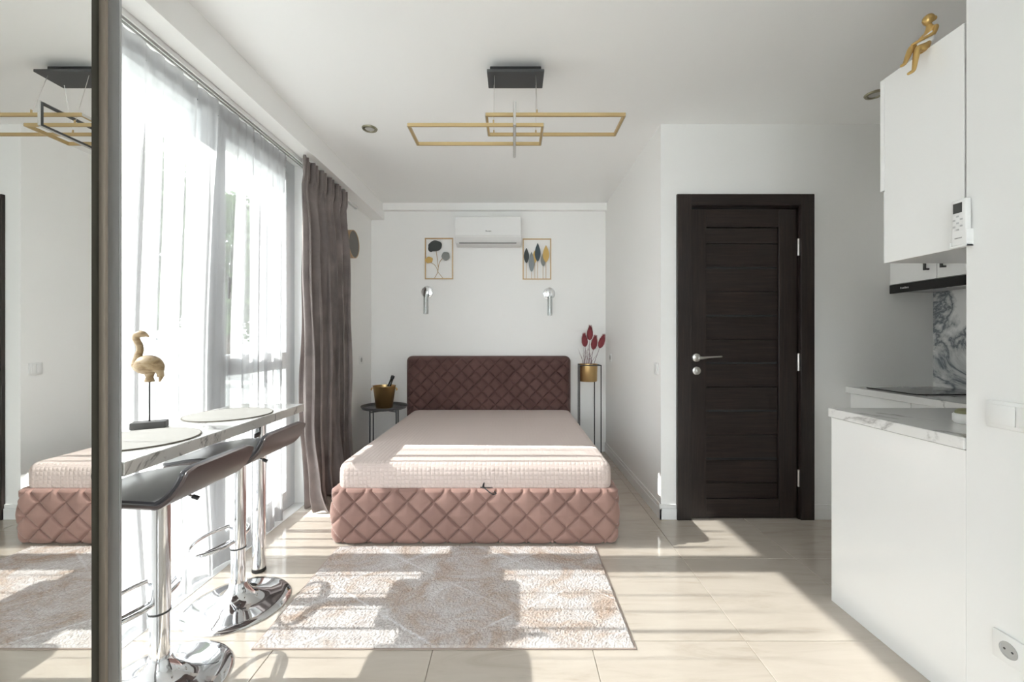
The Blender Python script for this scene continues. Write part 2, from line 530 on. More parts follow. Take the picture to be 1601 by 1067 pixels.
bm = BM(); box(bm, XO, 2.95, YR - 0.1, YB + 0.1, H, H + 0.12)
struct(obj('ceiling', bm, MAT['ceiling']))
bm = BM()                                                     # window wall with its opening
box(bm, XO, XL, YR, W0, -0.1, H); box(bm, XO, XL, W1, YB, -0.1, H); box(bm, XO, XL, W0, W1, WZ, H)
struct(obj('wall_left', bm, MAT['wall']))
bm = BM(); box(bm, XO, XA + 0.1, YB, YB + 0.1, -0.1, H)
struct(obj('wall_back', bm, MAT['wall']))
bm = BM(); box(bm, XA, XA + 0.09, YD, YB, -0.1, H)
struct(obj('wall_niche', bm, MAT['wall']))
DX0, DX1 = at(1078, 0, YD).x, at(1250, 0, YD).x               # door opening
DZ = at(0, 322, YD).z
bm = BM()
box(bm, XA + 0.09, DX0, YD, YD + 0.1, -0.1, H); box(bm, DX1, 2.95, YD, YD + 0.1, -0.1, H); box(bm, DX0, DX1, YD, YD + 0.1, DZ, H)
box(bm, DX0, DX1, YD + 0.075, YD + 0.1, -0.1, DZ)
struct(obj('wall_front', bm, MAT['wall']))
bm = BM(); box(bm, XS, 2.95, YK, YD, -0.1, H)
struct(obj('wall_kitchen', bm, MAT['wall']))
bm = BM(); box(bm, XK, 2.95, YR, YK, -0.1, H)
struct(obj('wall_right', bm, MAT['gloss_wall']))
V0, V1, VZ0, VZ1 = -0.85, 0.75, 0.45, 2.35                    # unseen window opening, added behind the camera for fill light
bm = BM()
box(bm, XO, V0, YR - 0.1, YR, -0.1, H); box(bm, V1, 2.95, YR - 0.1, YR, -0.1, H)
box(bm, V0, V1, YR - 0.1, YR, -0.1, VZ0); box(bm, V0, V1, YR - 0.1, YR, VZ1, H)
struct(obj('wall_rear', bm, MAT['wall']))
w2 = struct_empty('fill_window', (0.15, YR - 0.05, VZ0))
bm = BM()
box(bm, V0, V0 + .06, YR - .08, YR - .02, VZ0, VZ1); box(bm, V1 - .06, V1, YR - .08, YR - .02, VZ0, VZ1); box(bm, .12, .18, YR - .08, YR - .02, VZ0 + .06, VZ1 - .06)
box(bm, V0 + .06, V1 - .06, YR - .08, YR - .02, VZ0, VZ0 + .06); box(bm, V0 + .06, V1 - .06, YR - .08, YR - .02, VZ1 - .06, VZ1)
obj('window_frame', bm, MAT['window_pvc'], w2)
for a, b in ((V0 + .06, .12), (.18, V1 - .06)):
    bm = BM(); box(bm, a, b, YR - .055, YR - .045, VZ0 + .06, VZ1 - .06); obj('pane', bm, MAT['glass'], w2)
bm = BM(); box(bm, XL, -1.34, YR, YB, WZ, H)                  # ceiling beam above the curtains
struct(obj('trim_1', bm, MAT['wall']))
bm = BM(); box(bm, -1.34, XA, YB - 0.05, YB, H - 0.072, H)    # step along the back wall
struct(obj('trim_2', bm, MAT['wall']))
bm = BM(); box(bm, -1.56, XL, W0, W1, -0.1, 0.0)              # floor sill in the window recess
struct(obj('trim_3', bm, MAT['white_satin']))

# skirting boards
def skirting(name, pts):
    """pts: list of ((x0,y0),(x1,y1),(nx,ny)) runs along the foot of a wall"""
    bm = BM()
    for (x0, y0), (x1, y1), (nx, ny) in pts:
        for t, z0, z1 in ((0.013, 0.0, 0.072), (0.009, 0.072, 0.098)):
            box(bm, min(x0, x1, x0 + nx * t), max(x0, x1, x0 + nx * t) if nx >= 0 else max(x0, x1),
                min(y0, y1, y0 + ny * t), max(y0, y1), z0, z1, 0.002, 1)
    return struct(obj(name, bm, MAT['white_satin']))
CX0, CX1 = at(1057, 0, YD).x, at(1270, 0, YD).x               # door casing
skirting('baseboard_niche', [((XA, YD - 0.013), (XA, YB), (-1, 0))])
skirting('baseboard_front', [((XA - 0.013, YD), (CX0, YD), (0, -1)), ((CX1, YD), (2.17, YD), (0, -1))])
skirting('baseboard_back', [((XL, YB), (XA - 0.014, YB), (0, -1))])

# ------------------------------------------------------------------ window
WX0, WX1 = -1.635, -1.562
win = struct_empty('window_1', (WX1, (W0 + W1) / 2, 0))
bm = BM()
box(bm, WX0, WX1, W0, W0 + 0.07, 0, WZ); box(bm, WX0, WX1, W1 - 0.07, W1, 0, WZ)
box(bm, WX0, WX1, W0 + 0.07, W1 - 0.07, 2.31, WZ); box(bm, WX0, WX1, W0 + 0.07, W1 - 0.07, 0, 0.07)
obj('window_frame', bm, MAT['window_pvc'], win)
bm = BM(); box(bm, WX0, WX1, 2.07, 2.17, 0.07, 2.31, 0.006); obj('mullion', bm, MAT['window_pvc'], win)
sash = BM()
S0, S1, SZ0, SZ1 = 2.17, W1 - 0.07, 0.07, 2.31
box(sash, WX0 + .01, WX1 + .012, S0, S0 + 0.06, SZ0, SZ1, 0.005); box(sash, WX0 + .01, WX1 + .012, S1 - 0.06, S1, SZ0, SZ1, 0.005)
box(sash, WX0 + .01, WX1 + .012, S0 + .06, S1 - .06, SZ0, SZ0 + 0.06, 0.005); box(sash, WX0 + .01, WX1 + .012, S0 + .06, S1 - .06, SZ1 - 0.06, SZ1, 0.005)
box(sash, WX0 + .01, WX1 + .012, S0 + .06, S1 - .06, 0.965, 1.08, 0.005)
so = obj('sash', sash, MAT['window_pvc'], win)
bm = BM(); box(bm, -1.612, -1.602, S0 + .05, S1 - .05, SZ0 + .05, 0.975); obj('pane', bm, MAT['glass'], win)
bm = BM(); box(bm, -1.612, -1.602, S0 + .05, S1 - .05, 1.07, SZ1 - .05); obj('pane', bm, MAT['glass'], win)
bm = BM(); box(bm, -1.612, -1.602, W0 + 0.065, 2.075, 0.065, 2.315); obj('pane', bm, MAT['glass'], win)
bm = BM(); box(bm, WX1 + .012, WX1 + .022, 2.185, 2.213, 1.46, 1.53, 0.004)
tube(bm, [(WX1 + .02, 2.199, 1.50), (WX1 + .045, 2.199, 1.50), (WX1 + .05, 2.199, 1.48), (WX1 + .05, 2.199, 1.38)], 0.008, 10)
obj('window_handle', bm, MAT['white_plastic'], win, 40)

# ------------------------------------------------------------------ outdoors: trees seen through the voile, plus two unseen ones
bm = BM(); box(bm, -60, XO - .001, -40, 60, -0.4, -0.15)
struct(obj('ground_outside', bm, MAT['paving']))
def tree(x, y, h, rw, seed, label):
    r = random.Random(seed)
    t = thing('tree', label, 'tree', (x, y, -0.15), 'trees outside the window')
    bm = BM(); tube(bm, [(x, y, -0.15), (x + r.uniform(-.2, .2), y, h * 0.3), (x + r.uniform(-.3, .3), y + .2, h * 0.7)], [0.22, 0.17, 0.08], 10)
    obj('trunk', bm, MAT['bark'], t, 60)
    bm = BM()
    for k in range(3800):
        a, b = r.uniform(0, 2 * PI), math.acos(r.uniform(-1, 1))
        q = r.uniform(0.3, 1) ** 0.5 * (0.88 + 0.12 * math.sin(3 * a + seed) * math.sin(2 * b))
        c = Vector((x + rw * q * math.cos(a) * math.sin(b), y + rw * q * math.sin(a) * math.sin(b), h * 0.53 + h * 0.47 * q * math.cos(b)))
        u, w = frame_of(Vector((r.gauss(0, 1), r.gauss(0, 1), r.gauss(0, 1))))
        s = r.uniform(0.14, 0.30)
        bm.faces.new([bm.verts.new(c + u * s), bm.verts.new(c + w * s * .55), bm.verts.new(c - u * s), bm.verts.new(c - w * s * .55)])
    o = obj('foliage', bm, MAT['leaf'], t, recalc=False); o['kind'] = 'stuff'
for k, (x, y, h, w, lab) in enumerate(((-14, 15.2, 9.2, 2.75, 'leftmost tree outside, behind the wooden bird'), (-14.5, 20.9, 9.1, 2.8, 'tree outside, behind the window handle'), (-14.5, 26.7, 9.2, 2.85, 'rightmost tree outside, beside the taupe drape'),
                                      (-13.5, 9.6, 8.0, 2.75, 'added unseen tree left of the window, blocking sky light'), (-13.5, 4.0, 8.0, 2.7, 'added unseen tree across from the wardrobe, blocking sky light'))):  # these two stand out of view, added to cut sky light on the voile
    tree(x, y, h, w, k + 1, lab)

# ------------------------------------------------------------------ curtain rail, sheer and drape
rail = thing('curtain_rail', 'white double curtain rail fixed under the ceiling beam', 'curtain rail', (-1.44, 2.4, 2.372))
bm = BM()
for a, b in ((-1.5000, -1.4920), (-1.4770, -1.4710), (-1.4560, -1.4480)):
    box(bm, a, b, 1.17, 3.83, 2.374, 2.396)
box(bm, -1.5000, -1.4480, 1.17, 3.83, 2.394, 2.40)
obj('channel', bm, MAT['white_satin'], rail)
bm = BM(); box(bm, -1.4915, -1.4775, 1.18, 3.82, 2.386, 2.3945); box(bm, -1.4705, -1.4565, 1.18, 3.82, 2.386, 2.3945)
obj('slot', bm, MAT['charcoal'], rail)
bm = BM(); box(bm, -1.5010, -1.4470, 3.83, 3.845, 2.372, 2.40, .002, 1); obj('end_cap', bm, MAT['white_plastic'], rail)

def folds(seed, pitch0, pitch1, y0, y1):
    r = random.Random(seed)
    ks = [y0 - 0.2]
    while ks[-1] < y1 + 0.3:
        ks.append(ks[-1] + r.uniform(pitch0, pitch1))
    am = [r.uniform(0.35, 1.0) for _ in ks]
    def f(y):
        for i in range(len(ks) - 1):
            if ks[i] <= y < ks[i + 1]:
                t = (y - ks[i]) / (ks[i + 1] - ks[i])
                s = math.sin(2 * PI * t)
                return am[i] * (abs(s) ** 0.6) * (1 if s > 0 else -1), t, i
        return 0, 0, 0
    return f
def sm(a, b, x):
    t = min(max((x - a) / (b - a), 0), 1)
    return t * t * (3 - 2 * t)

cur = thing('sheer_curtain', 'white sheer voile curtain hanging floor-length across the window', 'curtain', (-1.47, 2.0, 0.0))
f1 = folds(11, 0.07, 0.20, 1.1, 2.9)
f2 = folds(5, 0.05, 0.11, 1.1, 2.9)
def sheer_pt(u, v):
    z = 2.330 - v * 2.324
    lean = 0.012 * math.sin(3.1 * u * 2 + 1.0) * v
    y0 = 1.185 + u * 1.535
    y = y0 + lean * 0.8
    w = sm(2.45, 2.2, y0)                                   # pushed back behind the table
    back = w * (sm(2.3, 0.95, z) * 0.036 - sm(0.78, 0.0, z) * 0.03) + (1 - w) * (0.008 * sm(2.3, 1, z))
    amp = 0.007 + 0.015 * sm(0, 0.12, v) + 0.008 * sm(0.8, 1.0, v)
    a1, _, _ = f1(y0); a2, _, _ = f2(y0)
    d = amp * a1 + (0.011 - 0.004 * v) * a2
    return Vector((-1.490 - back + d, y + 0.045 * f1(y0 + .05)[0] * sm(0, .25, v), z))
bm = BM(); grid(bm, 420, 40, sheer_pt)
obj('voile', bm, MAT['sheer'], cur, 180, False)
bm = BM(); grid(bm, 300, 3, lambda u, v: sheer_pt(u, 0) + Vector((0.004, 0, 0.034 - v * 0.075)))
obj('heading_tape', bm, MAT['sheer'], cur, 180, False)

dr = thing('velvet_drape', 'heavy taupe velvet drape gathered with pinch pleats beside the window', 'curtain', (-1.40, 3.1, 0.0))
DY0, DY1 = 2.73, 3.44
NP = 5.5
def drape_pt(u, v):
    z = 2.385 - v * 2.379
    hd = 1 - sm(0.045, 0.085, v)                            # 1 in the pleat heading
    flare = sm(0.05, 0.6, v)
    ph = 2 * PI * NP * u
    s = math.sin(ph)
    wv = (abs(s) ** 0.75) * (1 if s > 0 else -1)
    head = 0.026 * (1 if (u * NP) % 1 < 0.5 else -0.15) * (0.7 + 0.3 * math.sin(6 * ph)) + 0.006 * math.sin(8 * ph)
    body = (0.042 + 0.022 * flare) * wv + 0.010 * math.sin(2.7 * ph + 1 + 1.5 * v)
    neck = sm(0.03, 0.08, v) * (1 - sm(0.08, 0.2, v))
    body *= 1 - 0.45 * neck
    x = -1.405 + hd * head + (1 - hd) * body + 0.055 * sm(0.75, 1.0, v) * (0.35 + 0.65 * math.sin(ph * 0.37 + 0.4)) * (1 if u < .8 else .4)
    span = (DY1 - DY0) * (1 - 0.05 * flare)
    y = DY0 + u * span + 0.05 * flare * (1 if u > .35 else 0.6) + (0.010 + 0.016 * flare) * math.sin(ph * 2 + 0.6 * v) * (1 - hd)
    y += 0.03 * sm(0.85, 1, v) * (u - 0.5)
    x += 0.008 * noise.noise(Vector((u * 9, z * 2.2, 3.1))) * flare * 2
    if v > 0.93:                                            # hem breaks on the floor
        q = (v - 0.93) / 0.07
        x += 0.05 * q * q * (0.5 + 0.5 * math.sin(ph * 0.9))
        z = max(z, 0.004 + 0.012 * abs(math.sin(ph * 1.3)) * q)
    return Vector((x, y, z))
bm = BM(); grid(bm, 330, 110, drape_pt)
o = obj('fabric', bm, MAT['drape'], dr, 180, False)
md = o.modifiers.new('thick', 'SOLIDIFY'); md.thickness = 0.003

# ------------------------------------------------------------------ door
door = struct_empty('door_1', ((DX0 + DX1) / 2, YD, 0))
def zY(py, D=YD):
    return CAMZ - (py - CY) * D / FPX
ZT = zY(305)
bm = BM(); box(bm, CX0, DX0 + .004, YD - 0.022, YD, 0, ZT, .003); obj('casing', bm, MAT['wenge_v'], door)
bm = BM(); box(bm, DX1 - .004, CX1, YD - 0.022, YD, 0, ZT, .003); obj('casing', bm, MAT['wenge_v'], door)
bm = BM(); box(bm, DX0 + .004, DX1 - .004, YD - 0.022, YD, zY(323), ZT, .003); obj('casing', bm, MAT['wenge_h'], door)
bm = BM()
box(bm, DX0, DX0 + .008, YD - .004, YD + .075, 0, DZ); box(bm, DX1 - .008, DX1, YD - .004, YD + .075, 0, DZ)
box(bm, DX0 + .008, DX1 - .008, YD - .004, YD + .075, DZ - .008, DZ)
obj('jamb', bm, MAT['wenge_v'], door)
LX0, LX1 = DX0 + .011, at(1246.5, 0, YD).x
PX0, PX1 = at(1104.5, 0, YD).x, at(1218, 0, YD).x
LY = YD + 0.002
leaf_z0, leaf_z1 = 0.006, zY(327)
leafp = bpy.data.objects.new('door_leaf', None); COL.objects.link(leafp); leafp.parent = door
bm = BM(); box(bm, PX0 - .01, PX1 + .01, LY + 0.028, LY + 0.04, 0.03, leaf_z1 - .03); obj('core', bm, MAT['wenge_v'], leafp)
bm = BM(); box(bm, LX0, PX0, LY, LY + 0.04, leaf_z0, leaf_z1, .0025); obj('stile', bm, MAT['wenge_v'], leafp)
bm = BM(); box(bm, PX1, LX1, LY, LY + 0.04, leaf_z0, leaf_z1, .0025); obj('stile', bm, MAT['wenge_v'], leafp)
bm = BM(); box(bm, PX0, PX1, LY, LY + 0.04, zY(355), leaf_z1, .0025); obj('rail', bm, MAT['wenge_h'], leafp)
bm = BM(); box(bm, PX0, PX1, LY, LY + 0.04, leaf_z0, zY(781), .0025); obj('rail', bm, MAT['wenge_h'], leafp)
strips = [418.3, 493.8, 568.3, 643.4, 719.0]
ys = [355.5] + [380.5] + [y for k in range(5) for y in (strips[k], strips[k] + 37.4)] + [781]
ys = sorted(ys)
for a, b in zip(ys, ys[1:]):
    za, zb = zY(b), zY(a)
    ga = 0.006 if any(abs(b - s) < 1 for s in strips) else 0.0012
    gb = 0.006 if any(abs(a - s) < 1 for s in strips) else 0.0012
    bm = BM(); box(bm, PX0 + .001, PX1 - .001, LY + 0.012, LY + 0.03, za + ga, zb - gb, .0022)
    obj('panel_board', bm, MAT['wenge_h'], leafp)
for s in strips:
    bm = BM(); box(bm, PX0 + .001, PX1 - .001, LY + 0.016, LY + 0.03, zY(s) - .0055, zY(s) + .0055)
    obj('glass_strip', bm, MAT['strip'], leafp)
for a, b in ((374, 400), (553, 580), (734.5, 760.5)):
    bm = BM(); c = at(1247.5, 0, YD).x
    rod(bm, (c, YD - .006, zY(b)), (c, YD - .006, zY(a)), 0.0075, 14)
    obj('hinge', bm, MAT['nickel'], door, 40)
RY = Matrix.Rotation(PI / 2, 4, 'X')
hc = at(1088.5, 559.5, YD)
hnd = BM()
lathe(hnd, [(0, .012), (.020, .012), (.0265, .008), (.027, 0)], 28, (hc.x, LY, hc.z), RY)
rod(hnd, (hc.x, LY - .01, hc.z), (hc.x, LY - .052, hc.z), 0.010)
hx = at(1123.5, 557.5, YD)
tube(hnd, [(hc.x - .004, LY - .047, hc.z), (hc.x + .02, LY - .050, hc.z), (hc.x + .06, LY - .048, hc.z + .004), (hx.x, LY - .046, hx.z)], [.011, .0095, .007, .0055], 12)
obj('door_handle', hnd, MAT['nickel'], door, 40)
bm = BM(); kc = at(1089, 580, YD)
lathe(bm, [(0, .010), (.019, .010), (.026, .007), (.0265, 0)], 28, (kc.x, LY, kc.z), RY)
box(bm, kc.x - .003, kc.x + .003, LY - .017, LY - .009, kc.z - .010, kc.z + .010, .002, 1)
obj('lock_rosette', bm, MAT['nickel'], door, 40)
bm = BM(); box(bm, DX0 + .0075, DX0 + .0105, YD - .004, YD + .02, zY(581), zY(557)); obj('strike_plate', bm, MAT['nickel'], door)

# ------------------------------------------------------------------ kitchen
YP = 1.86                                                    # far end of the peninsula
ZW = 0.858
base = thing('base_cabinet', 'gloss white base cabinet forming the end of the kitchen peninsula', 'cabinet', (2.0, 1.58, 0))
bm = BM(); box(bm, XK, XK + .02, YK + .001, YP - .012, 0, ZW - .040, .001, 1); obj('side_panel', bm, MAT['gloss_white'], base)
bm = BM(); box(bm, XK + .021, 2.15, YK + .001, YP - .035, 0.08, ZW - .040); box(bm, XK + .021, 2.15, YK + .05, YP - .08, 0, .08)
obj('carcass', bm, MAT['white_satin'], base)
for a, b in ((XK + .022, 1.79), (1.793, 2.15)):
    bm = BM(); box(bm, a, b, YP - .034, YP - .016, 0.09, ZW - .043, .0015, 1); d = obj('cabinet_door', bm, MAT['gloss_white'], base)
    bm = BM(); tube(bm, [(b - .05, YP - .017, .62), (b - .05, YP + .008, .62), (b - .05, YP + .008, .76), (b - .05, YP - .017, .76)], .005, 8); obj('handle', bm, MAT['nickel'], d, 40)
base2 = thing('base_cabinet', 'gloss white base cabinet under the hob beside the door wall', 'cabinet', (2.45, 2.25, 0))
bm = BM(); box(bm, 2.20, XS - .005, YP - .03, YD - .002, 0.08, ZW - .040); box(bm, 2.25, XS - .005, YP, YD - .002, 0, .08)
obj('carcass', bm, MAT['white_satin'], base2)
for a, b in ((1.86, 2.27), (2.273, YD - .003)):
    bm = BM(); box(bm, 2.18, 2.199, a, b, 0.09, ZW - .043, .0015, 1); d = obj('cabinet_door', bm, MAT['gloss_white'], base2)
    bm = BM(); tube(bm, [(2.181, b - .05, .60), (2.156, b - .05, .60), (2.156, b - .05, .72), (2.181, b - .05, .72)], .005, 8); obj('handle', bm, MAT['nickel'], d, 40)
bm = BM()                                                    # L-shaped worktop
prism(bm, [(XK - .006, YK + .002), (XS - .002, YK + .002), (XS - .002, YD - .002), (2.150, YD - .002), (2.150, YP), (XK - .006, YP)], 'z', ZW - .038, ZW)
bmesh.ops.bevel(bm, geom=list(bm.edges), offset=.002, segments=1, affect='EDGES')
tag(obj('worktop', bm, MAT['marble_top']), 'white marble L-shaped kitchen worktop with grey veins', 'worktop')
bm = BM(); box(bm, XS - .0135, XS - .0015, YK + .02, YD - .001, ZW + .001, 1.50)
tag(obj('splashback', bm, MAT['marble_splash']), 'white marble splashback with blue-grey veins behind the hob', 'splashback')
hob = thing('hob', 'black glass hob set in the marble worktop', 'hob', (2.47, 2.45, ZW))
bm = BM(); box(bm, 2.215, 2.70, 2.27, 2.60, ZW + .0005, ZW + .0065, .002, 1); obj('glass_top', bm, MAT['black_gloss'], hob)
for y in (2.36, 2.51):
    bm = BM(); lathe(bm, [(.064, .0069), (.064, .0073), (.066, .0073), (.066, .0069)], 40, (2.50, y, ZW)); obj('cooking_ring', bm, MAT['grey_plastic'], hob)

up = thing('wall_cabinet', 'tall white wall cabinet carrying the gold figurine and remote', 'cabinet', (1.6, 1.45, 1.458))
YC0, YC1, ZC0, ZC1 = 1.304, 1.583, 1.458, 2.165
bm = BM(); box(bm, XK, 2.40, YC0, YC1, ZC0, ZC1, .001, 1); obj('carcass', bm, MAT['gloss_white'], up)
for a, b in ((XK, 1.905), (1.908, 2.40)):
    bm = BM(); box(bm, a, b, YC1 + .001, YC1 + .020, 1.737, ZC1, .0015, 1); obj('cabinet_door', bm, MAT['gloss_white'], up)
    bm = BM(); box(bm, a, b, YC1 + .001, YC1 + .004, ZC0, 1.733, .001, 1); obj('recessed_door', bm, MAT['gloss_white'], up)

hc2 = thing('wall_cabinet', 'white wall cabinet with bar handles above the black hood', 'cabinet', (2.6, 2.4, 1.516))
XH = 2.437
bm = BM(); box(bm, XH + .019, XS - .001, 2.08, YD - .002, 1.516, 2.165); obj('carcass', bm, MAT['white_satin'], hc2)
for a, b, hy in ((2.385, YD - .002, 2.43), (2.08, 2.382, 2.335)):
    bm = BM(); box(bm, XH, XH + .018, a, b, 1.518, 2.165, .0015, 1); d = obj('cabinet_door', bm, MAT['gloss_white'], hc2)
    bm = BM(); sqbar(bm, (XH - .024, hy, 1.572), (XH - .024, hy, 1.74), .010)
    sqbar(bm, (XH, hy, 1.578), (XH - .022, hy, 1.578), .010); sqbar(bm, (XH, hy, 1.733), (XH - .022, hy, 1.733), .010)
    obj('handle', bm, MAT['charcoal'], d)
hd = thing('cooker_hood', 'slim black cooker hood under the white wall cabinet', 'hood', (2.6, 2.4, 1.459))
bm = BM(); box(bm, XH - .004, XH + .02, 2.08, YD - .002, 1.459, 1.514, .002, 1); obj('fascia', bm, MAT['black_gloss'], hd)
bm = BM(); box(bm, XH + .021, XS - .014, 2.08, YD - .002, 1.470, 1.514); obj('body', bm, MAT['black'], hd)
bm = BM(); box(bm, XH + .04, XS - .05, 2.12, YD - .06, 1.466, 1.4698); obj('filter', bm, MAT['alu_light'], hd)
bm = BM()
for k in range(6):
    y = 2.60 - k * .0095
    box(bm, XH - .0046, XH - .0041, y - .003, y + .003, 1.482, 1.482 + (.009 if k % 3 else .012))
obj('logo_mark', bm, MAT['mark_light'], hd)
jar = thing('storage_jar', 'small pale jar with olive lid on worktop behind kitchen wall', 'jar', (1.662, 1.52, ZW))
bm = BM(); lathe(bm, [(0, .0005), (.030, .0005), (.036, .008), (.036, .032), (.033, .036), (0, .036)], 28, (1.662, 1.52, ZW)); obj('jar_body', bm, MAT['white_satin'], jar, 40)
bm = BM(); lathe(bm, [(0, .0365), (.030, .0365), (.028, .047), (.018, .054), (0, .056)], 28, (1.662, 1.52, ZW)); obj('lid', bm, MAT['olive_lid'], jar, 40)

rem = thing('remote_control', 'white air conditioner remote in a holder on the wall cabinet side', 'remote control', (XK, 1.30, 1.454))
bm = BM(); box(bm, XK - .020, XK - .003, 1.279, 1.323, 1.463, 1.607, .004, 3); rb = obj('handset', bm, MAT['white_plastic'], rem, 40)
bm = BM(); box(bm, XK - .0208, XK - .0200, 1.291, 1.317, 1.565, 1.596); obj('screen', bm, MAT['dark_screen'], rb)
for r in range(5):
    for k in range(3):
        bm = BM(); y = 1.314 - k * .0105; z = 1.554 - r * .0105
        box(bm, XK - .0212, XK - .0200, y - .0038, y + .0038, z - .0028, z + .0028, .0005, 1)
        obj('button', bm, MAT['mark_light'] if (r + k) % 2 else MAT['white_satin'], rb)
bm = BM()
for k in range(6):
    y = 1.311 - k * .0036
    box(bm, XK - .0204, XK - .0200, y - .0012, y + .0012, 1.484, 1.4875)
obj('logo_mark', bm, MAT['mark'], rb)
bm = BM()
box(bm, XK - .003, XK - .0002, 1.275, 1.327, 1.456, 1.51, .001, 1); box(bm, XK - .023, XK - .0002, 1.2755, 1.2785, 1.456, 1.51, .001, 1)
box(bm, XK - .023, XK - .0002, 1.3235, 1.3265, 1.456, 1.475, .001, 1); box(bm, XK - .023, XK - .0002, 1.2755, 1.3265, 1.456, 1.4625, .001, 1)
obj('holder', bm, MAT['white_satin'], rem)

# switches and sockets
def plate(name, label, cat, axis, s, wallc, a0, a1, z0, z1, rockers=0, socket=False, group=None):
    """a wall plate on the plane axis = wallc, facing the side s"""
    c = (a0 + a1) / 2
    loc = (wallc, c, z0) if axis == 'x' else (c, wallc, z0)
    t = thing(name, label, cat, loc, group)
    def bx(bm, d0, d1, u0, u1, v0, v1, bev=0):
        lo, hi = sorted((wallc + s * d0, wallc + s * d1))
        if axis == 'x':
            box(bm, lo, hi, u0, u1, v0, v1, bev, 2)
        else:
            box(bm, u0, u1, lo, hi, v0, v1, bev, 2)
    bm = BM(); bx(bm, .0002, .008, a0, a1, z0, z1, .003); obj('frame', bm, MAT['white_plastic'], t, 40)
    for k in range(rockers):
        w = (a1 - a0 - .02) / rockers
        bm = BM(); bx(bm, .008, .012, a0 + .010 + k * w + .0008, a0 + .010 + (k + 1) * w - .0008, z0 + .011, z1 - .011, .0015); obj('rocker', bm, MAT['white_plastic'], t, 40)
    if socket:
        zc = (z0 + z1) / 2
        R = Matrix.Rotation(s * PI / 2, 4, 'Y') if axis == 'x' else Matrix.Rotation(-s * PI / 2, 4, 'X')
        cc = (wallc, c, zc) if axis == 'x' else (c, wallc, zc)
        bm = BM(); lathe(bm, [(0, .0082), (.019, .0082), (.0195, .0095), (.0225, .0095), (.023, .008)], 28, cc, R); obj('socket_well', bm, MAT['grey_plastic'], t, 40)
        for d in (-.0095, .0095):
            bm = BM(); q = (wallc, c + d, zc) if axis == 'x' else (c + d, wallc, zc)
            lathe(bm, [(0, .0088), (.003, .0088), (.003, .0083)], 12, q, R); obj('pin_hole', bm, MAT['black'], t)
    return t
plate('light_switch', 'white rocker light switch on the niche side wall near the door', 'switch', 'x', -1, XA, 2.722, 2.802, .930, 1.010, 2)
plate('light_switch', 'wide white double light switch on the right kitchen wall', 'switch', 'x', -1, XK, 1.085, 1.237, .908, .988, 2)
plate('power_socket', 'white socket low on the right kitchen wall', 'socket', 'x', -1, XK, 1.140, 1.220, .238, .320, 0, True)
plate('power_socket', 'white socket on the wall beside the taupe drape', 'socket', 'x', 1, XL, 3.95, 4.03, .925, 1.005, 0, True)
plate('power_socket', 'white socket on the niche side wall behind the red plumes', 'socket', 'x', -1, XA, 4.02, 4.10, .945, 1.025, 0, True)

# ------------------------------------------------------------------ mirror wardrobe
XM = -1.12
wd = thing('mirror_wardrobe', 'sliding wardrobe with a full-height mirror door in a bronze profile', 'wardrobe', (-1.3, 0.2, 0))
bm = BM(); box(bm, XL + .002, -1.160, -1.6, 1.166, 0.0, 2.55); obj('carcass', bm, MAT['white_satin'], wd)
bm = BM(); box(bm, -1.126, XM, -0.2, 1.098, 0.035, 2.535); mr = obj('mirror_panel', bm, MAT['mirror'], wd)
bm = BM(); box(bm, -1.158, -1.127, -0.2, 1.123, 0.02, 2.55); obj('door_back', bm, MAT['white_satin'], wd)
bm = BM(); box(bm, -1.127, -1.121, 1.098, 1.112, 0.02, 2.55); box(bm, -1.127, -1.124, 1.112, 1.1212, 0.02, 2.55); obj('profile_groove', bm, MAT['groove'], wd)
bm = BM(); prism(bm, [(-1.1265, 1.1215), (-1.124, 1.1215), (-1.108, 1.1225), (-1.105, 1.127), (-1.1265, 1.127)], 'z', 0.02, 2.55); obj('profile_ridge', bm, MAT['bronze'], wd)
arc = [(-1.106, 1.128)] + [(-1.1045 - 0.004 * math.sin(PI * k / 8), 1.128 + 0.029 * k / 8) for k in range(9)] + [(-1.104, 1.158)]
bm = BM(); prism(bm, [(-1.158, 1.128)] + arc + [(-1.158, 1.158)], 'z', 0.02, 2.55); obj('profile_body', bm, MAT['alu'], wd)
bm = BM(); prism(bm, [(-1.158, 1.1585), (-1.1025, 1.1585), (-1.1025, 1.1645), (-1.158, 1.167)], 'z', 0.02, 2.55); obj('profile_edge', bm, MAT['alu_light'], wd)
bm = BM(); box(bm, -1.158, -1.122, -1.6, -0.2, 0.02, 2.55); obj('fixed_panel', bm, MAT['white_satin'], wd)
bm = BM(); box(bm, -1.160, -1.095, -1.6, 1.155, 0.0, 0.018); obj('bottom_track', bm, MAT['alu'], wd)
bm = BM(); box(bm, -1.160, -1.085, -1.6, 1.166, 2.552, H - .001); obj('top_track', bm, MAT['alu'], wd)

# ------------------------------------------------------------------ bar table, stools, mats, bird
ZT_ = 0.82
tb = thing('bar_table', 'long narrow marble-topped bar table along the window', 'table', (-1.3, 1.7, 0))
top = [(-1.100, 1.170), (-1.127, 2.225), (-1.482, 2.215), (-1.482, 1.170)]
bm = BM(); prism(bm, top, 'z', ZT_ - .003, ZT_); obj('table_top', bm, MAT['marble_top'], tb)
bm = BM(); prism(bm, top, 'z', ZT_ - .040, ZT_ - .0032); obj('top_edge', bm, MAT['marble_edge'], tb)
bm = BM(); rod(bm, (-1.283, 2.085, .018), (-1.283, 2.085, ZT_ - .046), .030, 32); leg = obj('leg', bm, MAT['chrome'], tb, 40)
bm = BM(); lathe(bm, [(0, 0), (.030, 0), (.032, .004), (.031, .018), (0, .018)], 28, (-1.283, 2.085, 0)); obj('foot', bm, MAT['shoe'], leg, 40)
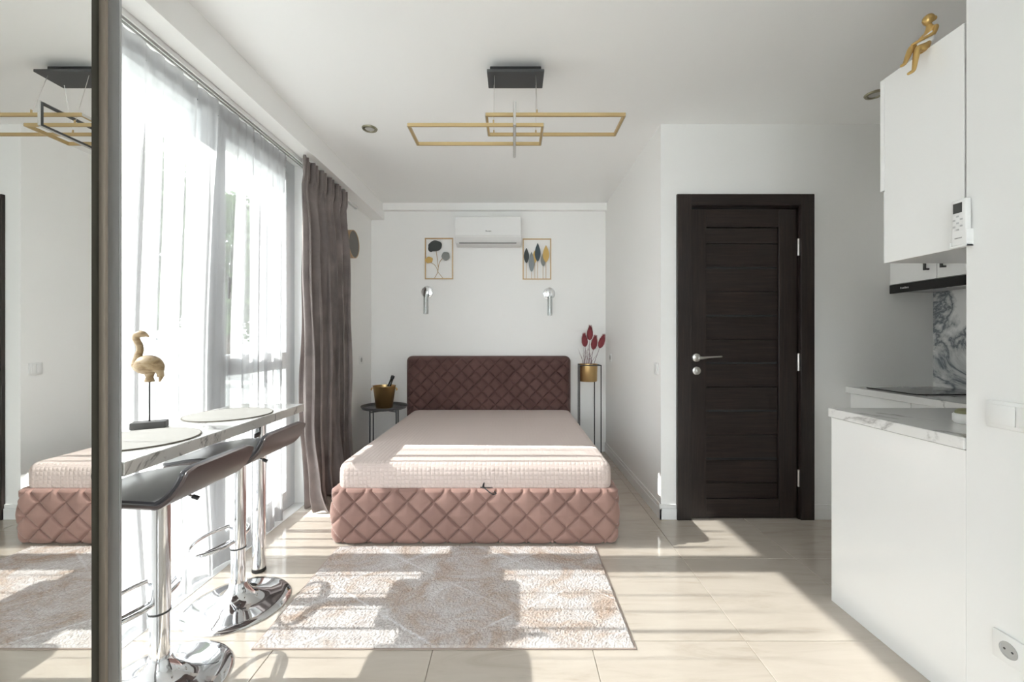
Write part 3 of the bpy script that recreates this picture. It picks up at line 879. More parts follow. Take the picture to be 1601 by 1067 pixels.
bm = BM(); lathe(bm, [(0, ZT_ - .046), (.055, ZT_ - .046), (.06, ZT_ - .0405), (0, ZT_ - .0405)], 28, (-1.283, 2.085, 0)); obj('mounting_plate', bm, MAT['charcoal'], leg, 40)
bm = BM(); box(bm, -1.45, -1.16, 1.167, 1.170, ZT_ - .10, ZT_ - .04); obj('bracket', bm, MAT['white_satin'], tb)

def make_stool():
    t = thing('bar_stool', 'bar stool beside the mirror wardrobe, chrome base cut by its edge', 'stool', (0, 0, 0), 'chrome gas-lift bar stools')
    bm = BM(); lathe(bm, [(0, 0), (.204, 0), (.205, .004), (.200, .009), (.17, .016), (.125, .024), (.085, .036), (.055, .056), (.038, .080), (.033, .098), (0, .098)], 72); obj('base', bm, MAT['chrome'], t, 50)
    bm = BM(); rod(bm, (0, 0, .098), (0, 0, .252), .0275, 32); obj('column', bm, MAT['chrome'], t, 40)
    bm = BM(); rod(bm, (0, 0, .255), (0, 0, .655), .0305, 32); obj('sleeve', bm, MAT['chrome'], t, 40)
    bm = BM(); lathe(bm, [(.027, .249), (.0315, .249), (.0315, .2555), (.027, .2555)], 32); obj('collar', bm, MAT['charcoal'], t)
    bm = BM()
    pts = [(-.078 + .088 * math.cos(a) * (1 if math.cos(a) < 0 else .9), .148 * math.sin(a), .288) for a in [2 * PI * k / 48 for k in range(48)]]
    tube(bm, pts, .0085, 10, True); ft = obj('footrest', bm, MAT['chrome'], t, 60)
    bm = BM(); rod(bm, (-.02, .02, .288), (-.055, .135, .288), .006, 8); rod(bm, (-.02, -.02, .288), (-.055, -.135, .288), .006, 8); obj('footrest_arm', bm, MAT['chrome'], ft, 40)
    # moulded seat: flat pan that sweeps up to a low back on the +x side
    prof = []
    for k in range(41):
        s = k / 40
        if s < .55:
            x = -.205 + s / .55 * .335; z = .672 - .016 * sm(.28, 0, s) + .006 * math.sin(PI * s / .55)
        else:
            q = (s - .55) / .45
            a = q * 1.30
            x = .130 + .062 * math.sin(min(a, 1.25)) + .022 * q; z = .672 + .106 * (q ** 1.5)
        prof.append(Vector((x, 0, z)))
    nrm = []
    for i in range(41):
        d = prof[min(i + 1, 40)] - prof[max(i - 1, 0)]
        nrm.append(Vector((-d.z, 0, d.x)).normalized())
    def shell(t0, t1):
        bm = BM(); R = []
        for i in range(41):
            dist = min(i, 40 - i) / 40 * .62
            hw = .170 - (.035 - math.sqrt(max(.035 ** 2 - (.035 - min(dist, .035)) ** 2, 0)))
            hw += -.012 * sm(.5, 1, i / 40)
            ring = []
            for (tt, ww) in ((t0, -hw), (t0 * .5 + t1 * .5, -hw - .003), (t1, -hw)):
                ring.append(bm.verts.new(prof[i] + nrm[i] * tt + Vector((0, ww, 0))))
            for (tt, ww) in ((t1, hw), (t0 * .5 + t1 * .5, hw + .003), (t0, hw)):
                ring.append(bm.verts.new(prof[i] + nrm[i] * tt + Vector((0, ww, 0))))
            R.append(ring)
        for a, b in zip(R, R[1:]):
            for k in range(6):
                bm.faces.new((a[k], a[(k + 1) % 6], b[(k + 1) % 6], b[k]))
        bm.faces.new(R[0]); bm.faces.new(R[-1][::-1])
        return bm
    obj('seat_shell', shell(-.012, -.0005), MAT['seat_shell'], t, 45)
    pad = shell(0.0, .013)
    obj('seat_pad', pad, MAT['seat_pad'], t, 45)
    bm = BM(); box(bm, -.06, .06, -.06, .06, .652, .662, .002, 1); obj('seat_plate', bm, MAT['black'], t)
    bm = BM(); tube(bm, [(.03, .0, .648), (.08, .01, .642), (.105, .015, .630)], .0045, 8); lv = obj('lever', bm, MAT['chrome'], t, 40)
    bm = BM(); tube(bm, [(.100, .014, .633), (.118, .018, .624)], .0075, 8); obj('lever_grip', bm, MAT['black'], lv, 40)
    return t
st1 = make_stool()
st1.location = (-1.193, 1.395, 0)
dup(st1, (-1.213, 1.822, 0), 'bar stool whose chrome base stands next to the rug and table leg')

def placemat(x, y, r, label):
    t = thing('placemat', label, 'placemat', (x, y, ZT_), 'round placemats on the bar table')
    bm = BM(); lathe(bm, [(0, .0005), (r - .002, .0005), (r - .002, .005), (0, .005)], 72, (x, y, ZT_)); obj('mat', bm, MAT['placemat'], t)
    bm = BM(); tube(bm, [(x + r * math.cos(2 * PI * k / 72), y + r * math.sin(2 * PI * k / 72), ZT_ + .0031) for k in range(72)], .0026, 8, True); obj('edging', bm, MAT['placemat_edge'], t, 60)
placemat(-1.295, 1.43, .172, 'round pale placemat in front of the wooden bird')
placemat(-1.302, 1.895, .172, 'round pale placemat at the far end of the bar table')

bird = thing('bird_figurine', 'carved wooden flamingo on a thin rod and dark block', 'figurine', (-1.425, 1.62, ZT_))
bx_, by_ = -1.425, 1.62
M = Matrix.Translation((bx_, by_, 0)) @ Matrix.Rotation(math.radians(28), 4, 'Z')
bm = BM(); box(bm, -.054, .054, -.027, .027, ZT_ + .0005, ZT_ + .026, .002, 1, M); obj('plinth', bm, MAT['slate'], bird)
bm = BM(); rod(bm, (bx_, by_, ZT_ + .026), (bx_, by_, 1.012), .0032, 10); obj('rod', bm, MAT['charcoal'], bird, 40)
# body as one lofted surface: from the tail over the body, neck and head to the beak (in the plane facing the camera)
def P2(px, py):
    return at(px, py, 1.62)
ks = [((248, 590), .004), ((249.5, 582), .013), ((246, 575), .026), ((238, 571), .036), ((229, 571), .038), ((221, 572), .032), ((215, 571), .020), ((214.5, 565), .0155), ((216.5, 556), .0125),
      ((219, 548), .0115), ((218, 540), .0115), ((214, 533), .0115), ((212.5, 528), .012), ((215, 524), .0125), ((220, 522.3), .013), ((225, 523), .011), ((229, 524.5), .006), ((232.5, 526.5), .003)]
bm = BM()
pts = [P2(*p) for p, r in ks]; rs = [r for p, r in ks]
def cr_interp(a, n=5):
    out = []
    for i in range(len(a) - 1):
        p0, p1, p2, p3 = a[max(i - 1, 0)], a[i], a[i + 1], a[min(i + 2, len(a) - 1)]
        for k in range(n):
            t = k / n
            out.append(0.5 * ((2 * p1) + (p2 - p0) * t + (2 * p0 - 5 * p1 + 4 * p2 - p3) * t * t + (3 * p1 - p0 - 3 * p2 + p3) * t ** 3))
    out.append(a[-1]); return out
tube(bm, cr_interp(pts), cr_interp(rs), 18)
obj('body', bm, MAT['carved'], bird, 60)
bm = BM(); q = P2(236, 590)
lathe(bm, [(0, -.030), (.016, -.030), (.0155, -.024), (.012, -.012), (.019, .012), (0, .014)], 18, (bx_, by_, q.z + .012)); obj('thigh', bm, MAT['carved'], bird, 60)
q = P2(252.5, 598)
bm = BM(); tube(bm, [P2(250, 577), P2(252.5, 588), P2(249.5, 597)], [.012, .009, .003], 12); obj('tail', bm, MAT['carved'], bird, 60)

# ------------------------------------------------------------------ bed
bed = thing('double_bed', 'double bed with quilted mauve velvet base and shade-darkened headboard', 'bed', (-0.22, 3.2, 0))
BX0, BX1, BY0, BY1 = -1.048, 0.603, 2.345, 4.13
PW, PH = 0.150, 0.150
def quilt(u, v, amp, pw=PW, ph=PH):
    a, b = u / pw + v / ph, u / pw - v / ph
    d = min(abs(a - round(a)), abs(b - round(b)))            # 0 on a seam, 0.5 at the pad centre
    return amp * (0.72 * (1 - (1 - min(d / 0.10, 1)) ** 2.4) + 0.28 * (1 - (1 - d / 0.5) ** 2))
R_ = 0.07
path = []
def seg(p, q, n):
    for k in range(n):
        path.append((Vector(p).lerp(Vector(q), k / n)))
seg((BX0, BY1), (BX0, BY0 + R_), 200)
for k in range(10):
    a = PI + k / 10 * PI / 2
    path.append(Vector((BX0 + R_ + R_ * math.cos(a), BY0 + R_ + R_ * math.sin(a))))
seg((BX0 + R_, BY0), (BX1 - R_, BY0), 320)
for k in range(10):
    a = 1.5 * PI + k / 10 * PI / 2
    path.append(Vector((BX1 - R_ + R_ * math.cos(a), BY0 + R_ + R_ * math.sin(a))))
seg((BX1, BY0 + R_), (BX1, BY1), 200); path.append(Vector((BX1, BY1)))
sl = [0.0]
for a, b in zip(path, path[1:]):
    sl.append(sl[-1] + (b - a).length)
mid = sl[len(sl) // 2]
ZB = 0.313
NZ, NTOP = 60, 14
bm = BM(); rows = []
for i, p in enumerate(path):
    d = (path[min(i + 1, len(path) - 1)] - path[max(i - 1, 0)]).normalized()
    nx = Vector((d.y, -d.x))
    row = []
    for j in range(NZ + NTOP + 1):
        if j <= NZ:
            z = 0.006 + (ZB - .02) * j / NZ
            bulge = 0.012 * math.sin(PI * min(z / ZB, 1)) - 0.03 * max(0, 1 - z / .05) ** 2 * .4
            h = quilt(sl[i] - mid + .68, z - 0.244, 0.027)
            q = p + nx * (h - 0.022 + bulge)
        else:
            t = (j - NZ) / NTOP
            a = t * PI / 2
            inn = 0.02 * (1 - math.cos(min(a * 1.6, PI / 2))) + max(0, t - .4) * 0.12
            z = ZB - .014 + 0.014 * math.sin(min(a * 1.8, PI / 2))
            h = quilt(sl[i] - mid + .68, 0.299 - 0.244, 0.027) * (1 - t)
            q = p + nx * (h - 0.022 - inn)
        row.append(bm.verts.new((q.x, q.y, z)))
    rows.append(row)
for a, b in zip(rows, rows[1:]):
    for j in range(NZ + NTOP):
        bm.faces.new((a[j], b[j], b[j + 1], a[j + 1]))
obj('bed_base', bm, MAT['velvet_bed'], bed, 180, False)
# tufting buttons where the seams cross
bmesh_btn = BM()
HX0, HX1, HY, HZ0, HZ1 = -1.092, 0.582, 4.175, 0.10, 0.993
bmesh_btn.free()
def head_pt(u, v):
    x = HX0 + u * (HX1 - HX0); z = HZ0 + v * (HZ1 - HZ0)
    rc = 0.055
    ex = min(x - HX0, HX1 - x); ez = HZ1 - z
    if ex < rc and ez < rc:
        c = Vector((HX0 + rc if x < 0 else HX1 - rc, HZ1 - rc)); dd = Vector((x, z)) - c
        if dd.length > rc:
            dd = dd.normalized() * rc; x, z = c.x + dd.x, c.y + dd.y
        e = max(rc - dd.length, 0)
    else:
        e = min(ex, ez)
    r = 0.045
    y = HY + (r - math.sqrt(max(r * r - (r - min(e, r)) ** 2, 0)))
    k = sm(0, .05, e)
    return Vector((x, y - quilt(x + .255, z - .02, .030, .137, .137) * k + .016, z))
bm = BM(); vs = grid(bm, 300, 160, head_pt)
edge = [vs[0][j] for j in range(161)] + [vs[i][160] for i in range(1, 301)] + [vs[300][j] for j in range(159, -1, -1)]
back = [bm.verts.new((v.co.x, YB - .008, v.co.z)) for v in edge]
for k in range(len(edge) - 1):
    bm.faces.new((edge[k], edge[k + 1], back[k + 1], back[k]))
obj('headboard', bm, MAT['velvet_head'], bed, 120, True)
bm = BM(); box(bm, BX0 + .06, BX1 - .06, BY0 + .06, BY1, .05, .30); obj('bed_box', bm, MAT['charcoal'], bed)
bm = BM()
box(bm, -.026, .026, -.0025, .0025, 0, .004, .001, 1)
for v in bm.verts:
    v.co += Vector((-.145, BY0 + .03, ZB + .001))
tube(bm, [(-.19, BY0 + .028, ZB + .004), (-.165, BY0 + .020, ZB + .002), (-.135, BY0 - .014, ZB - .010), (-.110, BY0 - .018, ZB - .022), (-.098, BY0 - .018, ZB - .016), (-.108, BY0 - .012, ZB - .004)], .0035, 8)
tube(bm, [(-.175, BY0 + .028, ZB + .004), (-.172, BY0 + .022, ZB + .022), (-.168, BY0 + .022, ZB + .034)], [.006, .005, .002], 8)
obj('pull_strap', bm, MAT['black'], bed, 60)
# mattress under its waffle spread
MX0, MX1, MY0, MY1, MZ0, MZ1 = -1.010, 0.566, 2.372, 4.155, 0.305, 0.458
bm = BM()
NX_, NY_ = 64, 72
def sq(t, lo, hi, r, n):
    return lo + (hi - lo) * t
prof_m = [(.004, MZ0), (-.001, .33), (-.001, .39), (.001, .415), (.006, .433), (.015, .446), (.030, .453), (.060, .4565), (.12, .458)]
def ring_pt(s, inset, z, corner=.045):
    # s in 0..1 around a rounded rectangle
    x0, x1, y0, y1 = MX0 + inset, MX1 - inset, MY0 + inset, MY1 - inset * .2
    c = max(corner - inset * .3, .02)
    w, h = x1 - x0 - 2 * c, y1 - y0 - 2 * c
    q = PI * c / 2
    Lr = 2 * w + 2 * h + 4 * q
    d = s * Lr
    for (ln, fn) in ((w, lambda t: (x0 + c + t, y0)), (q, lambda t: (x1 - c + c * math.sin(t / c), y0 + c - c * math.cos(t / c))), (h, lambda t: (x1, y0 + c + t)),
                     (q, lambda t: (x1 - c + c * math.cos(t / c), y1 - c + c * math.sin(t / c))), (w, lambda t: (x1 - c - t, y1)), (q, lambda t: (x0 + c - c * math.sin(t / c), y1 - c + c * math.cos(t / c))),
                     (h, lambda t: (x0, y1 - c - t)), (q, lambda t: (x0 + c - c * math.cos(t / c), y0 + c - c * math.sin(t / c)))):
        if d <= ln:
            x, y = fn(d); return Vector((x, y, z))
        d -= ln
    x, y = x0 + c, y0
    return Vector((x, y, z))
NS = 240
rg = [[bm.verts.new(ring_pt(k / NS, i, z)) for k in range(NS)] for i, z in prof_m]
for a, b in zip(rg, rg[1:]):
    for k in range(NS):
        bm.faces.new((a[k], a[(k + 1) % NS], b[(k + 1) % NS], b[k]))
bm.faces.new(rg[-1])
mt = obj('mattress_spread', bm, MAT['spread'], bed, 60)

# ------------------------------------------------------------------ rug
RX0, RX1, RY0, RY1 = -0.985, 0.462, 1.552, 2.322
rug = thing('area_rug', 'mottled ivory and beige rug with a pale diamond lattice before the bed', 'rug', (-0.27, 1.55, 0))
bm = BM(); box(bm, RX0, RX1, RY0, RY1, .0004, .005, .001, 1); obj('binding', bm, MAT['rug_edge'], rug)
rr = random.Random(3)
bm = BM(); grid(bm, 240, 128, lambda u, v: Vector((RX0 + .005 + u * (RX1 - RX0 - .01), RY0 + .005 + v * (RY1 - RY0 - .01), .0052 + (0 if u in (0, 1) or v in (0, 1) else .004 + rr.uniform(0, .0035)))))
obj('pile', bm, MAT['rug'], rug, None, False)

# ------------------------------------------------------------------ bedside table, bucket, bottle
tx, ty, tz = -1.226, 3.93, 0.520
bt = thing('side_table', 'round dark grey metal tray table between drape and bed', 'side table', (tx, ty, 0))
bm = BM(); lathe(bm, [(0, tz - .004), (.195, tz - .004), (.208, tz + .018), (.214, tz + .018), (.214, tz + .014), (.199, tz - .009), (0, tz - .009)], 56, (tx, ty, 0)); obj('tray', bm, MAT['grey_metal'], bt, 40)
for k in range(4):
    a = PI / 4 + k * PI / 2 + 0.2
    x, y = tx + .165 * math.cos(a), ty + .165 * math.sin(a)
    x = min(x, BX0 - .026)
    bm = BM(); rod(bm, (x, y, 0), (x, y, tz - .009), .0065, 10); obj('leg', bm, MAT['grey_metal'], bt, 40)
for z in (tz - .03, .06):
    for k in range(2):
        a = PI / 4 + k * PI / 2 + 0.2
        p = [Vector((min(tx + s * .165 * math.cos(a), BX0 - .026), ty + s * .165 * math.sin(a), z)) for s in (-1, 1)]
        bm = BM(); rod(bm, p[0], p[1], .005, 8); obj('crossbar', bm, MAT['grey_metal'], bt, 40)
bkx, bky, bz = -1.228, 3.93, tz - .0038
bk = thing('ice_bucket', 'brushed gold ice bucket with knob handles on the tray table', 'bucket', (bkx, bky, bz))
bm = BM(); lathe(bm, [(0, .001), (.073, .001), (.077, .006), (.103, .200), (.1065, .204), (.1065, .208), (.101, .208), (.075, .012), (0, .012)], 48, (bkx, bky, bz)); obj('pail', bm, MAT['gold'], bk, 40)
for s in (-1, 1):
    bm = BM(); tube(bm, [(bkx + s * .102, bky, bz + .186), (bkx + s * .116, bky - .004, bz + .184), (bkx + s * .122, bky - .006, bz + .172), (bkx + s * .115, bky - .005, bz + .164)], [.006, .007, .008, .006], 10); obj('handle_knob', bm, MAT['gold'], bk, 60)
bo = thing('wine_bottle', 'dark bottle leaning in the gold ice bucket', 'bottle', (bkx + .01, bky, bz + .015))
ax = Vector((.36, 0, .93)).normalized()
Mb = ax.to_track_quat('Z', 'Y').to_matrix().to_4x4()
bm = BM(); lathe(bm, [(0, 0), (.034, 0), (.037, .005), (.037, .135), (.030, .165), (.0155, .190), (.0145, .255), (0, .256)], 28, (bkx - .020, bky, bz + .032), Mb); obj('glass', bm, MAT['bottle'], bo, 40)
bm = BM(); lathe(bm, [(0, .2565), (.0165, .2565), (.0175, .262), (.0175, .285), (.0145, .289), (0, .289)], 20, (bkx - .020, bky, bz + .032), Mb); obj('cap', bm, MAT['black'], bo, 40)

# ------------------------------------------------------------------ plant stand and planter
pc = at(920.3, 0, 4.02).x
ps = thing('plant_stand', 'slim black metal plant stand in the corner by the bed', 'plant stand', (pc, 4.02, 0))
zt = 0.915
fw, rw_, yf, yr = .102, .084, 3.93, 4.145
corners = [(pc - fw, yf), (pc + fw, yf), (pc + rw_ - .003, yr), (pc - rw_ + .003, yr)]
for x, y in corners:
    bm = BM(); sqbar(bm, (x, y, 0), (x, y, zt), .009); obj('leg', bm, MAT['black'], ps)
bm = BM()
for k in range(4):
    a, b = corners[k], corners[(k + 1) % 4]
    sqbar(bm, (*a, zt), (*b, zt), .010)
obj('top_frame', bm, MAT['black'], ps)
bm = BM()
for k in range(4):
    a, b = corners[k], corners[(k + 1) % 4]
    sqbar(bm, (*a, .02), (*b, .02), .008)
obj('bottom_frame', bm, MAT['black'], ps)
py_ = 4.035
bm = BM(); lathe(bm, [(.089, zt - .006), (.093, zt - .006), (.093, zt + .002), (.089, zt + .002)], 40, (pc, py_, 0))
for s in (-1, 1):
    sqbar(bm, (pc + s * .091, py_, zt - .002), (pc + s * (fw * .5 + rw_ * .5), py_, zt - .002), .007)
obj('pot_ring', bm, MAT['black'], ps)
pl = thing('planter', 'brushed gold planter of dark red plumes in the stand', 'planter', (pc, py_, .755))
bm = BM(); lathe(bm, [(0, .755), (.080, .755), (.084, .760), (.0875, zt + .004), (.0915, zt + .004), (.0915, zt + .010), (.083, zt + .010), (.080, .86), (0, .86)], 44, (pc, py_, 0)); obj('pot', bm, MAT['gold'], pl, 40)
def plume(px, py, h, seed):
    r = random.Random(seed)
    c = at(px, py, 4.03)
    root = Vector((pc + (c.x - pc) * .25, py_, .862))
    base_ = c - Vector((0, 0, h * .5)); 
    lean = (c - root).normalized()
    base_ = c - lean * h * .55; tip = c + lean * h * .5
    bm = BM(); tube(bm, [root, root.lerp(base_, .55) + Vector((0, .004, 0)), base_], [.003, .0025, .002], 6); s = obj('stem', bm, MAT['stem'], pl, 60)
    bm = BM()
    tube(bm, [base_.lerp(tip, t) for t in (0, .12, .35, .65, .9, 1)], [.008, .022, .031, .028, .014, .002], 12)
    u, w = frame_of(lean)
    for k in range(420):
        t = r.random() ** .9
        rad = .034 * math.sin(PI * (0.08 + .86 * t)) ** .8
        a = r.uniform(0, 2 * PI)
        dirv = (u * math.cos(a) + w * math.sin(a))
        p = base_.lerp(tip, t) + dirv * rad * .7
        e = p + dirv * r.uniform(.006, .014) + lean * r.uniform(.014, .028)
        sdv = lean.cross(dirv) * .0016
        bm.faces.new((bm.verts.new(p - sdv), bm.verts.new(p + sdv), bm.verts.new(e)))
    obj('plume', bm, MAT['plume'], pl, None, False)
for k, (px, py, h) in enumerate(((914, 532, .118), (922.3, 521, .125), (929.2, 536, .125), (941, 534, .125))):
    plume(px, py, h, k)
rg_ = random.Random(9)
for k in range(16):
    a = rg_.uniform(-1, 1); ht = rg_.uniform(.10, .24)
    r0 = Vector((pc + rg_.uniform(-.05, .05), py_ + rg_.uniform(-.04, .04), .862))
    e = r0 + Vector((a * .07, rg_.uniform(-.03, .03), ht + .04))
    bm = BM(); tube(bm, [r0, r0.lerp(e, .5) + Vector((-a * .012, 0, .012)), e], [.0022, .002, .0006], 5); obj('grass_blade', bm, MAT['stem'], pl, 60)

# ------------------------------------------------------------------ back wall: air conditioner, wall art, lamps
ac = thing('air_conditioner', 'white split air conditioner high on the wall behind the bed', 'air conditioner', ((at(763, 0, 4.1)).x, YB, at(0, 382, 4.10).z))
AX0, AX1 = at(711, 0, 4.09).x, at(815, 0, 4.09).x
AZ0, AZ1 = at(0, 382, 4.09).z, at(0, 338.5, 4.09).z
bm = BM()
prism(bm, [(YB - .001, AZ0 + .01), (YB - .06, AZ0 + .0), (YB - .155, AZ0 + .022), (4.092, AZ0 + .075), (4.092, AZ1 - .012), (4.105, AZ1), (YB - .001, AZ1)], 'x', AX0, AX1)
bmesh.ops.bevel(bm, geom=list(bm.edges), offset=.006, segments=2, affect='EDGES')
obj('housing', bm, MAT['white_plastic'], ac, 35)
bm = BM(); box(bm, AX0 + .004, AX1 - .004, 4.086, 4.0915, AZ0 + .085, AZ1 - .006, .002, 1); obj('front_panel', bm, MAT['white_plastic'], ac)
bm = BM()
prism(bm, [(4.094, AZ0 + .078), (4.098, AZ0 + .080), (YB - .150, AZ0 + .030), (YB - .154, AZ0 + .026)], 'x', AX0 + .035, AX1 - .045); obj('flap', bm, MAT['white_satin'], ac)
bm = BM(); box(bm, AX0 + .038, AX1 - .048, YB - .160, YB - .150, AZ0 + .0185, AZ0 + .0245); obj('outlet_slot', bm, MAT['charcoal'], ac)
bm = BM()
for k in range(5):
    x = at(759.5, 0, 4.09).x + k * .0115
    box(bm, x, x + .008, 4.0853, 4.0861, at(0, 362.5, 4.09).z, at(0, 362.5, 4.09).z + (.013 if k == 0 else .008))
obj('logo_mark', bm, MAT['mark'], ac)

def disc_leaf(bm, cx, cz, rx, rz, y0, y1, rot=0.0, wave=0.0, notch=False, n=40):
    P = []
    for k in range(n):
        a = 2 * PI * k / n
        q = 1 + wave * math.sin(5 * a)
        if notch:
            q *= 1 - .35 * math.exp(-((a - 1.5 * PI) / .25) ** 2)
        x, z = rx * q * math.cos(a), rz * q * math.sin(a)
        P.append((cx + x * math.cos(rot) - z * math.sin(rot), cz + x * math.sin(rot) + z * math.cos(rot)))
    prism(bm, P, 'y', y0, y1)
def pointed_leaf(bm, x, z0, z1, w, y0, y1):
    P = []
    for k in range(21):
        t = k / 20
        P.append((x + w * math.sin(PI * t ** .85) ** .9, z0 + (z1 - z0) * t))
    P += [(2 * x - p[0], p[1]) for p in reversed(P[1:-1])]
    prism(bm, P, 'y', y0, y1)
YA = YB - .012
def wz(py):
    return at(0, py, YA).z
def wx(px):
    return at(px, 0, YA).x
def art_frame(root, px0, px1, py0, py1):
    for a, b in (((px0, py0), (px1, py0)), ((px0, py1), (px1, py1)), ((px0, py0), (px0, py1)), ((px1, py0), (px1, py1))):
        bm = BM(); sqbar(bm, (wx(a[0]) - (.006 if a[1] == b[1] else 0), YB - .007, wz(a[1])), (wx(b[0]) + (.006 if a[1] == b[1] else 0), YB - .007, wz(b[1])), .011, .011)
        obj('frame_bar', bm, MAT['art_gold'], root)
a1 = thing('wall_art', 'gold wire wall art of three round ginkgo leaves', 'wall art', (wx(686), YB - .007, wz(436)))
art_frame(a1, 665, 707.5, 373, 436)
bm = BM(); disc_leaf(bm, wx(680.5), wz(385), .070, .056, YB - .022, YB - .018, .15, .03, False); disc_leaf(bm, wx(674), wz(389), .030, .036, YB - .0215, YB - .0185, 0, 0); obj('leaf', bm, MAT['leaf_dark'], a1)
bm = BM(); disc_leaf(bm, wx(697), wz(401), .042, .044, YB - .022, YB - .018, .5, .04); obj('leaf', bm, MAT['leaf_grey'], a1)
bm = BM(); disc_leaf(bm, wx(671), wz(407), .040, .032, YB - .022, YB - .018, .2, .06); obj('leaf', bm, MAT['leaf_gold'], a1)
for pts_ in ([(682, 393), (684, 408), (685, 424), (679, 436)], [(692, 404), (687, 411), (685, 421), (684, 424), (693, 436)], [(674, 411), (680, 415), (684, 422)]):
    bm = BM(); tube(bm, cr_interp([Vector((wx(x), YB - .016, wz(z))) for x, z in pts_], 4), .0028, 6); obj('stalk', bm, MAT['art_gold'], a1, 60)
a2 = thing('wall_art', 'gold wire wall art of six pointed leaves on stalks', 'wall art', (wx(839), YB - .007, wz(436)))
art_frame(a2, 818, 861, 374, 436.5)
for x, zt_, zb_, w, mm, dy in ((823, 388, 412, .027, 'leaf_dark', 0), (831, 394, 426, .030, 'leaf_blue', .004), (836, 392, 412, .024, 'leaf_gold', -.002), (840.5, 380.5, 410, .030, 'leaf_teal', .006), (849, 396, 417, .024, 'leaf_grey', -.002), (853.5, 384, 411, .033, 'leaf_gold', .003)):
    bm = BM(); pointed_leaf(bm, wx(x), wz(zb_), wz(zt_), w, YB - .022 - dy, YB - .0195 - dy); obj('leaf', bm, MAT[mm], a2)
    bm = BM(); tube(bm, [(wx(x), YB - .0165 - dy * .5, wz(zt_ + 6)), (wx(x), YB - .0165 - dy * .5, wz(zb_)), (wx(x), YB - .010, wz(436))], .0026, 6); obj('stalk', bm, MAT['art_gold'], a2, 60)

def wall_lamp(px, py, rotz, label):
    c = at(px, py, YB)
    t = thing('wall_lamp', label, 'wall lamp', (c.x, YB, c.z), 'round chrome wall lamps over the headboard')
    Rm = Matrix.Rotation(PI / 2 , 4, 'X')
    bm = BM(); lathe(bm, [(0, .022), (.050, .022), (.0605, .017), (.062, .001), (0, .001)], 40, (c.x, YB, c.z), Rm); obj('backplate', bm, MAT['chrome'], t, 40)
    bm = BM()
    tube(bm, [(c.x, YB - .02, c.z), (c.x, YB - .075, c.z), (c.x, YB - .082, c.z - .008), (c.x, YB - .082, c.z - .03)], .006, 10)
    obj('arm', bm, MAT['chrome'], t, 60)
    bm = BM(); tube(bm, [(c.x, YB - .082, c.z - .03), (c.x, YB - .082, c.z - .15)], [.0085, .0055], 12); obj('spindle', bm, MAT['nickel'], t, 40)
    bm = BM(); lathe(bm, [(.024, -.030), (.026, -.030), (.026, -.232), (.0, -.234), (0, -.230), (.024, -.228), (.024, -.030)], 28, (c.x, YB - .082, c.z)); obj('lamp_shade', bm, MAT['acrylic'], t, 40)
wall_lamp(668.5, 457, 0, 'chrome and acrylic wall lamp below the ginkgo art')
wall_lamp(858.5, 459.5, 0, 'chrome and acrylic wall lamp below the pointed-leaf art')

wr = thing('round_wall_light', 'round oak-rimmed grey wall light beside the drape', 'wall light', (XL, 3.68, at(0, 404, 3.68).z))
zc = at(0, 382, 3.68).z
Rx = Matrix.Rotation(PI / 2, 4, 'Y')
bm = BM(); lathe(bm, [(.110, .001), (.124, .001), (.124, .058), (.118, .060), (.118, .02), (.11, .02)], 56, (XL, 3.68, zc), Rx); obj('rim', bm, MAT['oak'], wr, 40)
bm = BM(); lathe(bm, [(0, .054), (.1175, .054), (.1175, .03), (0, .03)], 56, (XL, 3.68, zc), Rx); obj('face', bm, MAT['felt'], wr, 40)

# ------------------------------------------------------------------ ceiling lamp and downlights
pd = thing('ceiling_lamp', 'pendant lamp of interlocking gold and black rectangular frames', 'pendant lamp', (0.0, 2.13, H))
PX_ = at(806, 0, 2.13).x
bm = BM(); box(bm, PX_ - .131, PX_ + .131, 2.112, 2.19, H - .048, H - .0005, .002, 1); obj('canopy_box', bm, MAT['black'], pd)
bm = BM(); box(bm, PX_ - .143, PX_ + .143, 2.06, 2.20, H - .062, H - .0485, .002, 1); obj('canopy_plate', bm, MAT['charcoal'], pd)
for x in (-.06, .06):
    bm = BM(); rod(bm, (PX_ + x, 2.113, H - .025), (PX_ + x, 2.106, H - .025), .004, 10); obj('screw', bm, MAT['nickel'], pd)
def rect_frame(name, horiz, c, a0, a1, b0, b1, w, h, m_out, m_in):
    """a flat loop: horiz -> in the xy plane at z = c, else in the yz plane at x = c; outer light strip is a sub-part"""
    bm = BM(); bi = BM()
    def P(a, b):
        return (a, b, c) if horiz else (c, a, b)
    for (p, q) in (((a0, b0), (a1, b0)), ((a0, b1), (a1, b1)), ((a0, b0), (a0, b1)), ((a1, b0), (a1, b1))):
        ex = w / 2 if p[1] == q[1] else -w / 2
        d = (1, 0) if p[1] == q[1] else (0, 1)
        sqbar(bm, P(p[0] - d[0] * ex, p[1] - d[1] * ex), P(q[0] + d[0] * ex, q[1] + d[1] * ex), w if horiz else h, h if horiz else w)
        # light strip on the outer face
        nx_, ny_ = ((0, -1 if p[1] == b0 else 1) if p[1] == q[1] else (-1 if p[0] == a0 else 1, 0))
        o1 = P(p[0] + nx_ * (w / 2 + .001), p[1] + ny_ * (w / 2 + .001)); o2 = P(q[0] + nx_ * (w / 2 + .001), q[1] + ny_ * (w / 2 + .001))
        if horiz:
            sqbar(bi, o1, o2, .004, h * .8) if True else None
        else:
            sqbar(bi, o1, o2, h * .8 if p[1] == q[1] else .004, .004 if p[1] == q[1] else h * .8)
    return bm, bi
